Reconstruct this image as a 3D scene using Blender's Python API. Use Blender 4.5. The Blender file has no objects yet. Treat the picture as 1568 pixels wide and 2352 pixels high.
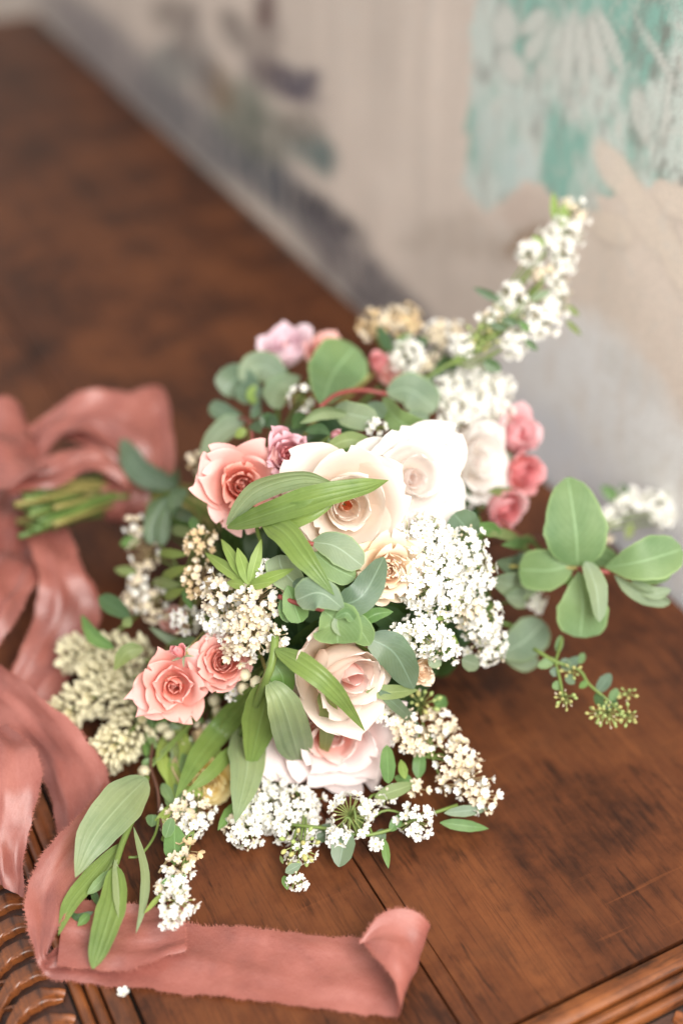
import bpy, math, random
import numpy as np
from mathutils import Vector, Matrix, Quaternion

# ------------------------------------------------------------------ camera, world, light
S = bpy.context.scene
COL = S.collection
R = math.radians
PITCH, H = R(37.0), 0.69
F, CX, CY = 3010.6, 784.0, 1176.0            # focal length and centre in the 1568-wide measuring frame
FOCUS = 0.82

cd = bpy.data.cameras.new('camera')
cam = bpy.data.objects.new('camera', cd); COL.objects.link(cam)
cam.location = (0, 0, H); cam.rotation_euler = (math.pi / 2 - PITCH, 0, 0)
cd.sensor_fit = 'HORIZONTAL'; cd.sensor_width = 36.0; cd.lens = 36.0 * F / 1568.0
cd.clip_start = 0.02; cd.clip_end = 60
cd.dof.use_dof = True; cd.dof.focus_distance = FOCUS; cd.dof.aperture_fstop = 2.4
S.camera = cam

w = bpy.data.worlds.new('World'); S.world = w; w.use_nodes = True
bg = w.node_tree.nodes['Background']
bg.inputs[0].default_value = (1.0, 0.96, 0.93, 1); bg.inputs[1].default_value = 0.56

def area(name, loc, target, size, size_y, power, color):
    ld = bpy.data.lights.new(name, 'AREA'); ld.shape = 'RECTANGLE'
    ld.size = size; ld.size_y = size_y; ld.energy = power; ld.color = color
    o = bpy.data.objects.new(name, ld); COL.objects.link(o)
    o.location = loc
    o.rotation_euler = (Vector(target) - Vector(loc)).to_track_quat('-Z', 'Y').to_euler()
    return o
area('window_light', (0.50, -0.40, 1.30), (0.12, 0.85, 0.05), 0.8, 1.1, 36, (1.0, 0.97, 0.935))

S.view_settings.view_transform = 'Standard'; S.view_settings.look = 'None'
S.view_settings.exposure = 0.68; S.view_settings.gamma = 1.0
try:
    S.cycles.use_denoising = True; S.cycles.denoiser = 'OPENIMAGEDENOISE'
    S.cycles.max_bounces = 8; S.cycles.transparent_max_bounces = 8
except Exception:
    pass

# ------------------------------------------------------------------ measuring helpers
CAM = np.array([0, 0, H]); cp, sp_ = math.cos(PITCH), math.sin(PITCH)
def ray(px, py):
    r = (px - CX) / F; u = -(py - CY) / F
    return np.array([r, cp + u * sp_, -sp_ + u * cp])
def P(px, py, z=0.0):                      # point above the table top, z in metres
    d = ray(px, py); return CAM + d * ((z - H) / d[2])
def PD(px, py, depth):
    return CAM + ray(px, py) * depth
def depth_of(p):
    d = np.asarray(p) - CAM
    return d[1] * cp - d[2] * sp_
def proj(p):                                # (n,3) -> measuring frame
    d = np.asarray(p) - CAM
    f = d[..., 1] * cp - d[..., 2] * sp_; u = d[..., 1] * sp_ + d[..., 2] * cp
    f = np.maximum(f, 1e-3)
    return CX + F * d[..., 0] / f, CY - F * u / f
BC = PD(790, 1300, 0.968); BR = np.array([0.125, 0.15, 0.125])    # the bouquet's body
def SF(px, py, lift=0.0):                   # point on the bouquet's body (or the table beside it)
    d = ray(px, py)
    o = (CAM - BC) / BR; e = d / BR
    a = e @ e; b = 2 * o @ e; c = o @ o - 1
    disc = b * b - 4 * a * c
    tt = (0.012 - H) / d[2] if d[2] < -1e-3 else 1.6
    if disc > 0:
        tt = min(tt, (-b - math.sqrt(disc)) / (2 * a))
    else:                                   # a little outside the silhouette: stay near the body's rim
        tm = -b / (2 * a); k = (math.sqrt((o + e * tm) @ (o + e * tm)) - 1)
        tt = min(tt, tm + 0.10 * min(k, 1.5))
    return CAM + d * (tt - lift)
def pt(t):
    """(x,y) on the body | (x,y,lift_cm) | ('d',x,y,depth) | ('z',x,y,cm above table)"""
    if t[0] == 'd': return PD(t[1], t[2], t[3])
    if t[0] == 'z': return P(t[1], t[2], t[3] / 100)
    return SF(t[0], t[1], (t[2] if len(t) > 2 else 0) * (.0052 if len(t) > 2 and t[2] > 0 else .01))
def nrm(v):
    v = np.asarray(v, float); return v / (np.linalg.norm(v) + 1e-12)
RIGHT = np.array([1, 0, 0.]); UP = np.array([0, sp_, cp]); FWD = np.array([0, cp, -sp_])
def facing(p, tx=0.0, ty=0.0):              # towards the lens, tilted to image right / image up
    return nrm(nrm(CAM - p) + RIGHT * tx + UP * ty)
rng = random.Random(7)

# ------------------------------------------------------------------ objects
def link(o, parent=None):
    COL.objects.link(o)
    if parent is not None: o.parent = parent
    return o
def thing(name, label, cat, loc, group=None):
    o = bpy.data.objects.new(name, None); o.empty_display_size = 0.01
    o.location = Vector(loc); o['label'] = label; o['category'] = cat
    if group: o['group'] = group
    return link(o)
def tag(o, label=None, cat=None, group=None, kind=None):
    for k, v in (('label', label), ('category', cat), ('group', group), ('kind', kind)):
        if v: o[k] = v
    return o
def mesh(name, v, f, mats, uv=None, smooth=True, mi=None):
    me = bpy.data.meshes.new(name)
    me.from_pydata([tuple(map(float, p)) for p in v], [], f)
    for m in (mats if isinstance(mats, (list, tuple)) else [mats]): me.materials.append(m)
    if smooth: me.polygons.foreach_set('use_smooth', [True] * len(me.polygons))
    if mi is not None: me.polygons.foreach_set('material_index', mi)
    if uv is not None:
        l = me.uv_layers.new(name='uv'); idx = np.empty(len(me.loops), int)
        me.loops.foreach_get('vertex_index', idx)
        l.data.foreach_set('uv', np.asarray(uv, float)[idx].ravel())
    me.update(); return me
def obj(name, me, parent=None, loc=(0, 0, 0)):
    o = bpy.data.objects.new(name, me); o.location = Vector(loc); return link(o, parent)
def world_obj(name, v, f, mats, parent=None, uv=None, **k):
    """a mesh given in world coordinates, hung under an unrotated parent"""
    v = np.asarray(v, float); o0 = v[0].copy()
    me = mesh(name, v - o0, f, mats, uv, **k)
    base = np.array(chain(parent)) if parent is not None else np.zeros(3)
    return obj(name, me, parent, o0 - base)
def chain(o):
    p = Vector((0, 0, 0))
    while o is not None: p = p + o.location; o = o.parent
    return p
def gridfaces(n, m, wrap=False):
    f = []
    for i in range(n - 1):
        for j in range(m if wrap else m - 1):
            j2 = (j + 1) % m
            f.append((i * m + j, i * m + j2, (i + 1) * m + j2, (i + 1) * m + j))
    return f
def crom(pts, n):
    """n samples of a Catmull-Rom spline through pts (any dimension)"""
    p = np.asarray(pts, float)
    if len(p) == 2: return p[0] + (p[1] - p[0]) * np.linspace(0, 1, n)[:, None]
    q = np.vstack([2 * p[0] - p[1], p, 2 * p[-1] - p[-2]])
    out = []
    for t in np.linspace(0, len(p) - 1 - 1e-9, n):
        i = int(t); x = t - i; a, b, c, d = q[i:i + 4]
        out.append(.5 * ((2 * b) + (c - a) * x + (2 * a - 5 * b + 4 * c - d) * x * x + (3 * b - a - 3 * c + d) * x ** 3))
    return np.array(out)
def tube_data(path, r0, r1=None, seg=6, off=0, bump=0):
    path = np.asarray(path, float); n = len(path); r1 = r0 if r1 is None else r1
    T = np.gradient(path, axis=0); v = []; nprev = None
    for i in range(n):
        t = nrm(T[i])
        if nprev is None:
            a = np.array([0, 0, 1.]) if abs(t[2]) < .9 else np.array([1., 0, 0]); nn = nrm(np.cross(t, a))
        else: nn = nrm(nprev - t * (nprev @ t))
        nprev = nn; b = np.cross(t, nn); r = r0 + (r1 - r0) * i / (n - 1)
        if bump: r *= 1 + bump * math.sin(i * 2.1)
        for k in range(seg):
            a = 2 * math.pi * k / seg; v.append(path[i] + (nn * math.cos(a) + b * math.sin(a)) * r)
    f = [tuple(x + off for x in q) for q in gridfaces(n, seg, True)]
    f.append(tuple(off + k for k in range(seg))[::-1]); f.append(tuple(off + (n - 1) * seg + k for k in range(seg)))
    return v, f
def tubes(name, paths, mat, parent, r0, r1=None, seg=6):
    V, Fc = [], []
    for p in paths:
        v, f = tube_data(p, r0, r1, seg, len(V)); V += v; Fc += f
    return world_obj(name, V, Fc, mat, parent)

# ------------------------------------------------------------------ materials
def newmat(name):
    m = bpy.data.materials.new(name); m.use_nodes = True
    nt = m.node_tree; nt.nodes.clear(); return m, nt
def N(nt, t, **k):
    n = nt.nodes.new(t)
    for a, b in k.items():
        if a.startswith('i_'):
            key = a[2:]; key = int(key) if key.isdigit() else key.replace('_', ' ')
            n.inputs[key].default_value = b
        else: setattr(n, a, b)
    return n
def ramp(nt, fac, stops, interp='LINEAR'):
    r = N(nt, 'ShaderNodeValToRGB'); r.color_ramp.interpolation = interp
    e = r.color_ramp.elements
    while len(e) < len(stops): e.new(0.5)
    for x, (p, c) in zip(e, stops):
        x.position = p; x.color = (c, c, c, 1) if not isinstance(c, tuple) else (*c, 1)
    if fac is not None: nt.links.new(fac, r.inputs[0])
    return r.outputs[0]
def math_(nt, op, a, b=None, c=None):
    n = N(nt, 'ShaderNodeMath', operation=op)
    for i, x in enumerate((a, b, c)):
        if x is None: continue
        if isinstance(x, (int, float)): n.inputs[i].default_value = x
        else: nt.links.new(x, n.inputs[i])
    return n.outputs[0]
def mixc(nt, fac, a, b, blend='MIX'):
    n = N(nt, 'ShaderNodeMix', data_type='RGBA', blend_type=blend)
    for s, x in (('Factor', fac), ('A', a), ('B', b)):
        sock = [i for i in n.inputs if i.name == s and (i.type == ('VALUE' if s == 'Factor' else 'RGBA'))][0]
        if isinstance(x, (int, float)): sock.default_value = x
        elif isinstance(x, tuple): sock.default_value = (*x, 1)
        else: nt.links.new(x, sock)
    return [o for o in n.outputs if o.type == 'RGBA'][0]
def noise(nt, vec, scale, detail=3, rough=.5, dist=0):
    n = N(nt, 'ShaderNodeTexNoise', i_Scale=scale, i_Detail=detail, i_Roughness=rough, i_Distortion=dist)
    if vec is not None: nt.links.new(vec, n.inputs['Vector'])
    return n.outputs['Fac']
def finish(nt, color, rough=.5, spec=.4, bump=None, bstr=.3, bdist=.001, transl=0, tcol=None, sheen=0, coat=0):
    b = N(nt, 'ShaderNodeBsdfPrincipled')
    if isinstance(color, tuple): b.inputs['Base Color'].default_value = (*color, 1)
    else: nt.links.new(color, b.inputs['Base Color'])
    if isinstance(rough, (int, float)): b.inputs['Roughness'].default_value = rough
    else: nt.links.new(rough, b.inputs['Roughness'])
    b.inputs['Specular IOR Level'].default_value = spec
    b.inputs['Sheen Weight'].default_value = sheen
    b.inputs['Coat Weight'].default_value = coat
    out = N(nt, 'ShaderNodeOutputMaterial'); sh = b.outputs[0]
    if bump is not None:
        bp = N(nt, 'ShaderNodeBump', i_Strength=bstr, i_Distance=bdist)
        nt.links.new(bump, bp.inputs['Height']); nt.links.new(bp.outputs[0], b.inputs['Normal'])
    if transl:
        t = N(nt, 'ShaderNodeBsdfTranslucent')
        c = tcol if tcol is not None else color
        if isinstance(c, tuple): t.inputs[0].default_value = (*c, 1)
        else: nt.links.new(c, t.inputs[0])
        mx = N(nt, 'ShaderNodeMixShader'); mx.inputs[0].default_value = transl
        nt.links.new(sh, mx.inputs[1]); nt.links.new(t.outputs[0], mx.inputs[2]); sh = mx.outputs[0]
    nt.links.new(sh, out.inputs[0])

def petal_mat(name, base, mid, rim, transl=.3, blush=None):
    """colour runs from the petal's claw to its rim (UV y), with fine veins"""
    m, nt = newmat(name); tc = N(nt, 'ShaderNodeTexCoord'); sx = N(nt, 'ShaderNodeSeparateXYZ')
    nt.links.new(tc.outputs['UV'], sx.inputs[0])
    mp = N(nt, 'ShaderNodeMapping'); mp.inputs['Scale'].default_value = (34, 2.2, 1)
    nt.links.new(tc.outputs['UV'], mp.inputs[0])
    vein = noise(nt, mp.outputs[0], 1.0, 2, .6)
    blot = noise(nt, tc.outputs['Object'], 55, 3)
    y = math_(nt, 'ADD', sx.outputs[1], math_(nt, 'MULTIPLY', math_(nt, 'SUBTRACT', blot, .5), .5))
    c = ramp(nt, y, [(0.05, base), (.5, mid), (.97, rim)])
    c = mixc(nt, math_(nt, 'MULTIPLY', vein, .16), c, tuple(x * .92 for x in mid))
    if blush is not None:
        k = ramp(nt, noise(nt, tc.outputs['Object'], 26, 2), [(.52, 0.0), (.72, 1.0)])
        c = mixc(nt, math_(nt, 'MULTIPLY', k, .5), c, blush)
    finish(nt, c, .55, .22, vein, .12, .0006, transl, sheen=.08)
    return m
PET = {
 'pink_in':  petal_mat('rose_petal_coral', (.80, .20, .10), (.88, .34, .24), (.90, .50, .42), .42),
 'pink_out': petal_mat('rose_petal_pale_pink', (.86, .42, .26), (.88, .47, .40), (.90, .58, .54), blush=(.88, .46, .44)),
 'deep_in':  petal_mat('rose_petal_deep_pink', (.70, .16, .16), (.80, .25, .26), (.85, .36, .38)),
 'deep_out': petal_mat('rose_petal_rose_pink', (.78, .26, .20), (.83, .30, .29), (.87, .44, .46), blush=(.78, .42, .55)),
 'dusty_out': petal_mat('rose_petal_dusty_pink', (.72, .26, .24), (.76, .36, .40), (.80, .52, .58), blush=(.72, .42, .56)),
 'coral_out': petal_mat('rose_petal_coral_pink', (.86, .38, .24), (.88, .42, .34), (.90, .52, .47), .32, blush=(.88, .58, .58)),
 'streak_out': petal_mat('rose_petal_streaked', (.78, .22, .22), (.84, .34, .36), (.90, .62, .64), .3, blush=(.86, .62, .72)),
 'lilac_out': petal_mat('rose_petal_pale_lilac', (.84, .50, .50), (.86, .62, .68), (.88, .72, .78)),
 'cream_in': petal_mat('rose_petal_apricot', (.90, .24, .08), (.90, .48, .28), (.90, .72, .58), .42),
 'cream_out': petal_mat('rose_petal_cream', (.87, .66, .42), (.89, .77, .66), (.90, .83, .77), .42),
 'white_in': petal_mat('rose_petal_blush_white', (.90, .72, .64), (.91, .82, .77), (.92, .87, .84), .5),
 'white_out': petal_mat('rose_petal_white', (.88, .78, .66), (.90, .84, .79), (.90, .87, .84), .42),
 'peach_in': petal_mat('rose_petal_peach', (.88, .42, .16), (.90, .60, .36), (.90, .74, .56)),
 'peach_out': petal_mat('rose_petal_pale_peach', (.90, .58, .28), (.90, .70, .48), (.90, .77, .62)),
 'blush_in': petal_mat('rose_petal_blush_coral', (.88, .24, .14), (.90, .50, .42), (.90, .70, .66)),
 'blush_out': petal_mat('rose_petal_blush', (.90, .56, .46), (.90, .70, .66), (.90, .80, .79)),
 'peachy_out': petal_mat('rose_petal_shell', (.91, .70, .50), (.92, .78, .67), (.92, .81, .74), .42, blush=(.90, .62, .56)),
 'yellow':   petal_mat('rose_petal_yellow', (.86, .46, .06), (.90, .68, .20), (.90, .76, .42)),
}
def leaf_mat(name, dark, light, under, rough=.5, vein='pinnate', rim=None, transl=.36, spec=.38):
    m, nt = newmat(name); tc = N(nt, 'ShaderNodeTexCoord'); sx = N(nt, 'ShaderNodeSeparateXYZ')
    nt.links.new(tc.outputs['UV'], sx.inputs[0])
    a = math_(nt, 'ABSOLUTE', math_(nt, 'SUBTRACT', sx.outputs[0], .5))      # distance from the midrib
    s = sx.outputs[1]
    mid = ramp(nt, a, [(0.0, 1.0), (.035, 0.0)])
    if vein == 'parallel':
        wv = math_(nt, 'SINE', math_(nt, 'MULTIPLY', math_(nt, 'ADD', a, math_(nt, 'MULTIPLY', noise(nt, tc.outputs['UV'], 3.0, 2), .05)), 52.0))
        v2 = ramp(nt, wv, [(.45, 0.0), (1.0, 1.0)]); amt = .10
        mid = math_(nt, 'MULTIPLY', mid, .45)
    else:
        wv = math_(nt, 'SINE', math_(nt, 'MULTIPLY', math_(nt, 'SUBTRACT', s, math_(nt, 'MULTIPLY', a, .9)), 62.0))
        v2 = ramp(nt, wv, [(.90, 0.0), (1.0, 1.0)]); amt = .22
    blot = noise(nt, tc.outputs['Object'], 48, 6, .62)
    c = mixc(nt, ramp(nt, blot, [(.30, 0.0), (.66, 1.0)]), dark, light)
    c = mixc(nt, math_(nt, 'MULTIPLY', ramp(nt, noise(nt, tc.outputs['Object'], 300, 3, .6), [(.62, 0.0), (.72, 1.0)]), .35), c, tuple(x * .6 + .03 for x in dark))
    pale = tuple(min(1, x * 1.5 + .04) for x in light)
    lo = noise(nt, tc.outputs['Object'], 16, 2)
    c = mixc(nt, math_(nt, 'MULTIPLY', ramp(nt, lo, [(.42, 0.0), (.70, 1.0)]), .5), c, tuple(min(1, q * f_) for q, f_ in zip(light, (1.30, 1.12, .75))))
    pale = tuple(min(1, x * 1.5 + .04) for x in light)
    c = mixc(nt, math_(nt, 'MULTIPLY', v2, amt), c, pale)
    c = mixc(nt, math_(nt, 'MULTIPLY', mid, .75), c, pale)
    if rim is not None:
        c = mixc(nt, math_(nt, 'MULTIPLY', ramp(nt, a, [(.43, 0.0), (.5, 1.0)]), math_(nt, 'MULTIPLY', noise(nt, tc.outputs['Object'], 40, 2), 1.2)), c, rim)
    geo = N(nt, 'ShaderNodeNewGeometry')
    c = mixc(nt, geo.outputs['Backfacing'], c, under)
    h = math_(nt, 'ADD', math_(nt, 'MULTIPLY', v2, .5), math_(nt, 'MULTIPLY', blot, .5))
    finish(nt, c, rough, spec, h, .35, .0009, transl, mixc(nt, .5, c, (.30, .45, .08)))
    return m
LEAF = {
 'sage':  leaf_mat('leaf_sage', (.17, .25, .165), (.27, .355, .255), (.36, .43, .36), .55, rim=(.36, .50, .22)),
 'fresh': leaf_mat('leaf_fresh_green', (.115, .22, .09), (.20, .315, .15), (.33, .44, .28), .5, rim=(.38, .54, .22)),
 'lily':  leaf_mat('leaf_lily', (.10, .185, .05), (.19, .29, .085), (.29, .36, .19), .36, 'parallel'),
 'lilypale': leaf_mat('leaf_lily_pale', (.20, .285, .15), (.28, .365, .21), (.24, .34, .16), .40, 'parallel'),
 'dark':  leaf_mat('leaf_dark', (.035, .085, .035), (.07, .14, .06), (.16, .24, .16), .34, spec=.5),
 'blue':  leaf_mat('leaf_blue_green', (.085, .145, .095), (.155, .235, .165), (.25, .33, .25), .36, spec=.45),
 'lime':  leaf_mat('leaf_lime', (.20, .31, .06), (.29, .40, .11), (.36, .48, .20), .45),
 'mid':   leaf_mat('leaf_mid_green', (.08, .18, .05), (.15, .28, .09), (.26, .36, .20), .42),
 'olive': leaf_mat('leaf_olive', (.16, .23, .08), (.24, .31, .12), (.30, .36, .20), .45),
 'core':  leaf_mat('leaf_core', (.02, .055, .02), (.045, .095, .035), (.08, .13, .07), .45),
}
def plain(name, c, rough=.5, spec=.3, transl=0, var=.25, sc=90):
    m, nt = newmat(name); tc = N(nt, 'ShaderNodeTexCoord'); f = noise(nt, tc.outputs['Object'], sc, 3)
    col = mixc(nt, f, tuple(x * (1 - var) for x in c), tuple(min(1, x * (1 + var)) for x in c))
    finish(nt, col, rough, spec, f, .2, .0006, transl); return m
M_STEM = plain('stem_green', (.14, .20, .05), .4, .3, 0, .35, 30)
M_STEMO = plain('stem_olive', (.25, .22, .07), .45, .3, 0, .3, 30)
M_STEMD = plain('stem_dark_green', (.09, .16, .04), .4)
M_STEMR = plain('stem_red', (.24, .06, .05), .4)
M_STEMB = plain('stem_brown', (.10, .045, .03), .6)
M_PED = plain('pedicel_green', (.34, .40, .14), .5)
M_PEDB = plain('pedicel_straw', (.46, .36, .20), .5)
M_FW = plain('floret_white', (.86, .85, .80), .5, .2, .25, .04)
M_FC = plain('floret_cream', (.80, .70, .54), .5, .2, .25, .12)
M_FT = plain('floret_tan', (.66, .50, .30), .55, .2, .2, .2)
M_FEYE = plain('floret_eye', (.58, .53, .22), .5)
M_BUDY = plain('seed_head_yellow', (.46, .45, .17), .5, .2, .1, .25, 200)
M_BUD = plain('bud_ivory', (.80, .755, .53), .45, .25, .25, .1)
M_BUDG = plain('bud_green', (.36, .45, .16), .45, .25, .1, .25, 200)

# ---- wood
def wood(name, light, mid, dark, rough0=.36, along='y', spec=.4):
    m, nt = newmat(name); tc = N(nt, 'ShaderNodeTexCoord')
    mp = N(nt, 'ShaderNodeMapping'); k = (1, .045, 1) if along == 'y' else (.045, 1, 1)
    mp.inputs['Scale'].default_value = k; nt.links.new(tc.outputs['Object'], mp.inputs[0])
    warp = noise(nt, tc.outputs['Object'], 4.5, 3, .5)
    big = noise(nt, mp.outputs[0], 26, 5, .6, .9)
    fine = noise(nt, mp.outputs[0], 520, 3, .65)
    mp2 = N(nt, 'ShaderNodeMapping'); mp2.inputs['Scale'].default_value = (1, .12, 1) if along == 'y' else (.12, 1, 1)
    nt.links.new(tc.outputs['Object'], mp2.inputs[0])
    fleck = noise(nt, mp2.outputs[0], 210, 3, .7)
    blot = noise(nt, tc.outputs['Object'], 11, 5, .62)
    wear = noise(nt, tc.outputs['Object'], 30, 5, .68)
    f = math_(nt, 'ADD', math_(nt, 'MULTIPLY', big, .38), math_(nt, 'MULTIPLY', math_(nt, 'ADD', blot, math_(nt, 'MULTIPLY', math_(nt, 'SUBTRACT', wear, .5), .6)), .62))
    c = ramp(nt, f, [(.36, dark), (.50, mid), (.64, light)])
    c = mixc(nt, math_(nt, 'MULTIPLY', ramp(nt, fine, [(.50, 0.0), (.66, 1.0)]), .45), c, dark)
    c = mixc(nt, math_(nt, 'MULTIPLY', ramp(nt, math_(nt, 'ADD', fleck, math_(nt, 'MULTIPLY', math_(nt, 'SUBTRACT', blot, .5), -.7)), [(.54, 0.0), (.70, 1.0)]), .75), c, tuple(x * .5 for x in dark))
    c = mixc(nt, math_(nt, 'MULTIPLY', ramp(nt, math_(nt, 'MULTIPLY', blot, wear), [(.30, 0.0), (.40, 1.0)]), .42), c, tuple(x * .8 for x in dark))
    # hairline scratches across the grain
    mp3 = N(nt, 'ShaderNodeMapping'); mp3.inputs['Scale'].default_value = (.05, 1, 1); mp3.inputs['Rotation'].default_value = (0, 0, R(9))
    nt.links.new(tc.outputs['Object'], mp3.inputs[0])
    scr = noise(nt, mp3.outputs[0], 190, 2, .4)
    scr = math_(nt, 'MULTIPLY', ramp(nt, scr, [(.66, 0.0), (.74, 1.0)]), ramp(nt, warp, [(.44, 0.0), (.58, 1.0)]))
    c = mixc(nt, math_(nt, 'MULTIPLY', scr, .35), c, tuple(min(1, x * 1.6) for x in light))
    rg = math_(nt, 'ADD', math_(nt, 'MULTIPLY', wear, .30), rough0 - .08)
    h = math_(nt, 'SUBTRACT', math_(nt, 'MULTIPLY', fine, .5), math_(nt, 'MULTIPLY', fleck, .5))
    finish(nt, c, rg, spec, h, .25, .0006)
    return m
WD = ((.150, .049, .016), (.090, .0275, .0095), (.032, .0105, .005))
M_WOOD = wood('walnut_top', *WD, spec=.3)
M_WOODF = wood('walnut_moulding', (.24, .078, .02), (.14, .042, .012), (.04, .013, .005), .3, 'y', .5)
M_WOODE = wood('walnut_moulding_end', (.24, .078, .02), (.14, .042, .012), (.04, .013, .005), .3, 'x', .5)
M_CARVE = wood('walnut_carving', (.26, .080, .02), (.14, .042, .012), (.035, .012, .006), .26, 'y', .6)
M_RECESS_SHADE = wood('walnut_recess_shade', (.075, .024, .010), (.04, .013, .006), (.012, .005, .003), .34, 'y', .45)  # darker walnut copy: shade of the carving's hollows put into the colour
M_DARK = plain('wood_shadow_gap', (.012, .008, .006), .8, .1)

# ------------------------------------------------------------------ the table (u across, v along, in its own frame)
NU, NV = np.array([.89, .456]), np.array([-.456, .89])
U0, U1, UW, V0, V1 = .0925, .2545, .603, .333, 2.36
B = .0625                                      # width of the moulded and carved border
tb = thing('sideboard', 'antique brown sideboard with moulded and carved edge against the painted wall', 'sideboard', (0, 0, 0))
TH = math.atan2(NU[1], NU[0]); tb.rotation_euler = (0, 0, TH)
def T(u, v, z=0.): return np.array([u * NU[0] + v * NV[0], u * NU[1] + v * NV[1], z])
def bevel_board(name, u0, u1, v0, v1, z0, z1, mat, e=.0014, parent=tb):
    prof = [(u0, z0), (u0, z1 - e), (u0 + e, z1), (u1 - e, z1), (u1, z1 - e), (u1, z0)]
    V, Fc = [], []; ys = np.linspace(v0, v1, 2)
    for y in ys:
        for (a, z) in prof: V.append((a, y, z))
    n = len(prof); Fc = gridfaces(2, n, True)
    Fc += [tuple(range(n)), tuple(range(2 * n - 1, n - 1, -1))]
    return obj(name, mesh(name, V, [tuple(reversed(q)) for q in Fc], mat, smooth=False), parent)
bevel_board('board', U0 + .0012, U1 - .0006, V0 + .0012, V1, -.022, 0, M_WOOD, .0009)
bevel_board('board', U1 + .0004, .2659, V0 + .0012, V1, -.022, -.0002, M_WOOD, .0004)
bevel_board('board', .2662, UW - .002, V0 + .0012, V1, -.022, .0001, M_WOOD, .0004)
obj('gap_shade_sheet', mesh('gap_shade_sheet', [(U0 - .004, V0 - .004, -.006), (UW - .004, V0 - .004, -.006), (UW - .004, V1 - .01, -.006), (U0 - .004, V1 - .01, -.006)], [(0, 1, 2, 3)], M_DARK, smooth=False), tb)  # near-black sheet below the boards, shade of the joints as colour
def strip(name, prof, mat, side, parent=tb):
    """extrude profile (outward distance s, z) along the left or the near end edge, mitred at the corner"""
    V = []
    for k in (0, 1):
        for (s, z) in prof:
            if side == 'left': V.append((U0 - s, (V0 - s) if k == 0 else V1, z))
            else: V.append(((U0 - s) if k == 0 else UW - .002, V0 - s, z))
    n = len(prof); Fc = gridfaces(2, n)
    if side != 'left': Fc = [tuple(reversed(q)) for q in Fc]
    return obj(name, mesh(name, V, Fc, mat, smooth=True), parent)
def bead(s0, s1, z, h, n=8):
    return [(s0, z - .006)] + [(s0 + (s1 - s0) * (1 - math.cos(a)) / 2, z + h * math.sin(a) - .0) for a in np.linspace(0, math.pi, n)] + [(s1, z - .006)]
for side, mt in (('left', M_WOODF), ('end', M_WOODE)):
    strip('flat_moulding', [(.0012, -.02), (.0012, -.0008), (.002, .0004), (.0135, .0004), (.0145, -.0006), (.0145, -.006)], mt, side)
    strip('bead_moulding', bead(.0155, .0225, -.0035, .0036), mt, side)
    strip('bead_moulding', bead(.0235, .0305, -.0055, .0036), mt, side)
    strip('carved_rail', [(.031, -.009), (.036, -.0105), (.048, -.013), (.060, -.017), (.070, -.024), (.0755, -.034), (.076, -.05), (.062, -.056), (.062, -.09)], M_RECESS_SHADE, side)
    strip('groove_shade_strip', [(.0005, -.0065), (.032, -.0085)], M_DARK, side)  # dark strip under the beads, groove shade put into its colour
# carved leaf scrolls along the sloping rail
def railz(x):                                  # height of the rail, x outward from its inner edge
    return float(np.interp(x, [0, .005, .017, .029, .039, .0445, .046], [-.009, -.0105, -.013, -.017, -.024, -.034, -.05]))
def carved_leaf(kind):
    """one leaf scroll of the border: a bent, ridged, tapering tongue; x outward, y along the rail"""
    V = []; n, m = 21, 11
    for i in range(n):
        t = i / (n - 1)
        if kind == 0: cx = .003 + .041 * t; cy = .012 * math.sin(2.6 * t) - .010 * t; ang = .9 * math.cos(2.6 * t) - .1
        else: cx = .041 - .026 * t; cy = -.016 * math.sin(1.9 * t) + .010; ang = 2.2 + 1.2 * t
        wd = (.0070 if kind == 0 else .0048) * (math.sin(math.pi * min(1, .10 + t * .86)) ** .55) * (1 + .10 * math.sin(t * 24))
        dx, dy = (math.cos(ang), math.sin(ang)) if kind == 1 else (1 / math.hypot(1, .7 * math.cos(2.6 * t)), .7 * math.cos(2.6 * t) / math.hypot(1, .7 * math.cos(2.6 * t)))
        for j in range(m):
            q = j / (m - 1) * 2 - 1; x = cx - dy * q * wd; y = cy + dx * q * wd
            hh = (.0085 if kind == 0 else .0075) * max(0, 1 - q * q) ** .5 * (.45 + .6 * math.sin(math.pi * t) ** .8 + .35 * t ** 3) - .0034 * math.exp(-(q / .18) ** 2) + .0012 * math.cos(q * 9)
            V.append((x, y, railz(x) - .0015 + hh))
    return mesh('carved_leaf', V, gridfaces(n, m), M_CARVE)
cl = [carved_leaf(0), carved_leaf(1)]
def carve_along(side, lo, hi, step):
    x = lo
    while x < hi:
        for k in (0, 1):
            o = bpy.data.objects.new('carved_leaf', cl[k]); link(o, tb); dd = step * .5 * k
            if side == 'left': o.location = (U0 - .031, x + dd, 0); o.rotation_euler = (0, 0, math.pi); o.scale = (1, -1, 1)
            else: o.location = (x + dd, V0 - .031, 0); o.rotation_euler = (0, 0, -math.pi / 2)
        x += step
carve_along('left', V0 - .01, 1.15, .0190); carve_along('end', U0 - .005, UW - .03, .0190)
# the body below
def box(name, u0, u1, v0, v1, z0, z1, mat):
    V = [(a, b, c) for c in (z0, z1) for b in (v0, v1) for a in (u0, u1)]
    return obj(name, mesh(name, V, [(0, 2, 3, 1), (4, 5, 7, 6), (0, 1, 5, 4), (1, 3, 7, 5), (3, 2, 6, 7), (2, 0, 4, 6)], mat, smooth=False), tb)
box('cabinet_body', U0 - .040, UW - .006, V0 - .040, V1 - .01, -.74, -.0225, M_CARVE)
for a in (U0 - .02, UW - .06):
    for b in (V0 - .02, V1 - .08):
        box('foot', a, a + .05, b, b + .05, -.82, -.742, M_CARVE)
fl = obj('floor', mesh('floor', [(-6, -6, -.82), (6, -6, -.82), (6, 8, -.82), (-6, 8, -.82)], [(0, 1, 2, 3)], plain('floor_dark_stone', (.055, .045, .05), .5, .4, 0, .4, 6), smooth=False)); fl['kind'] = 'structure'

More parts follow.
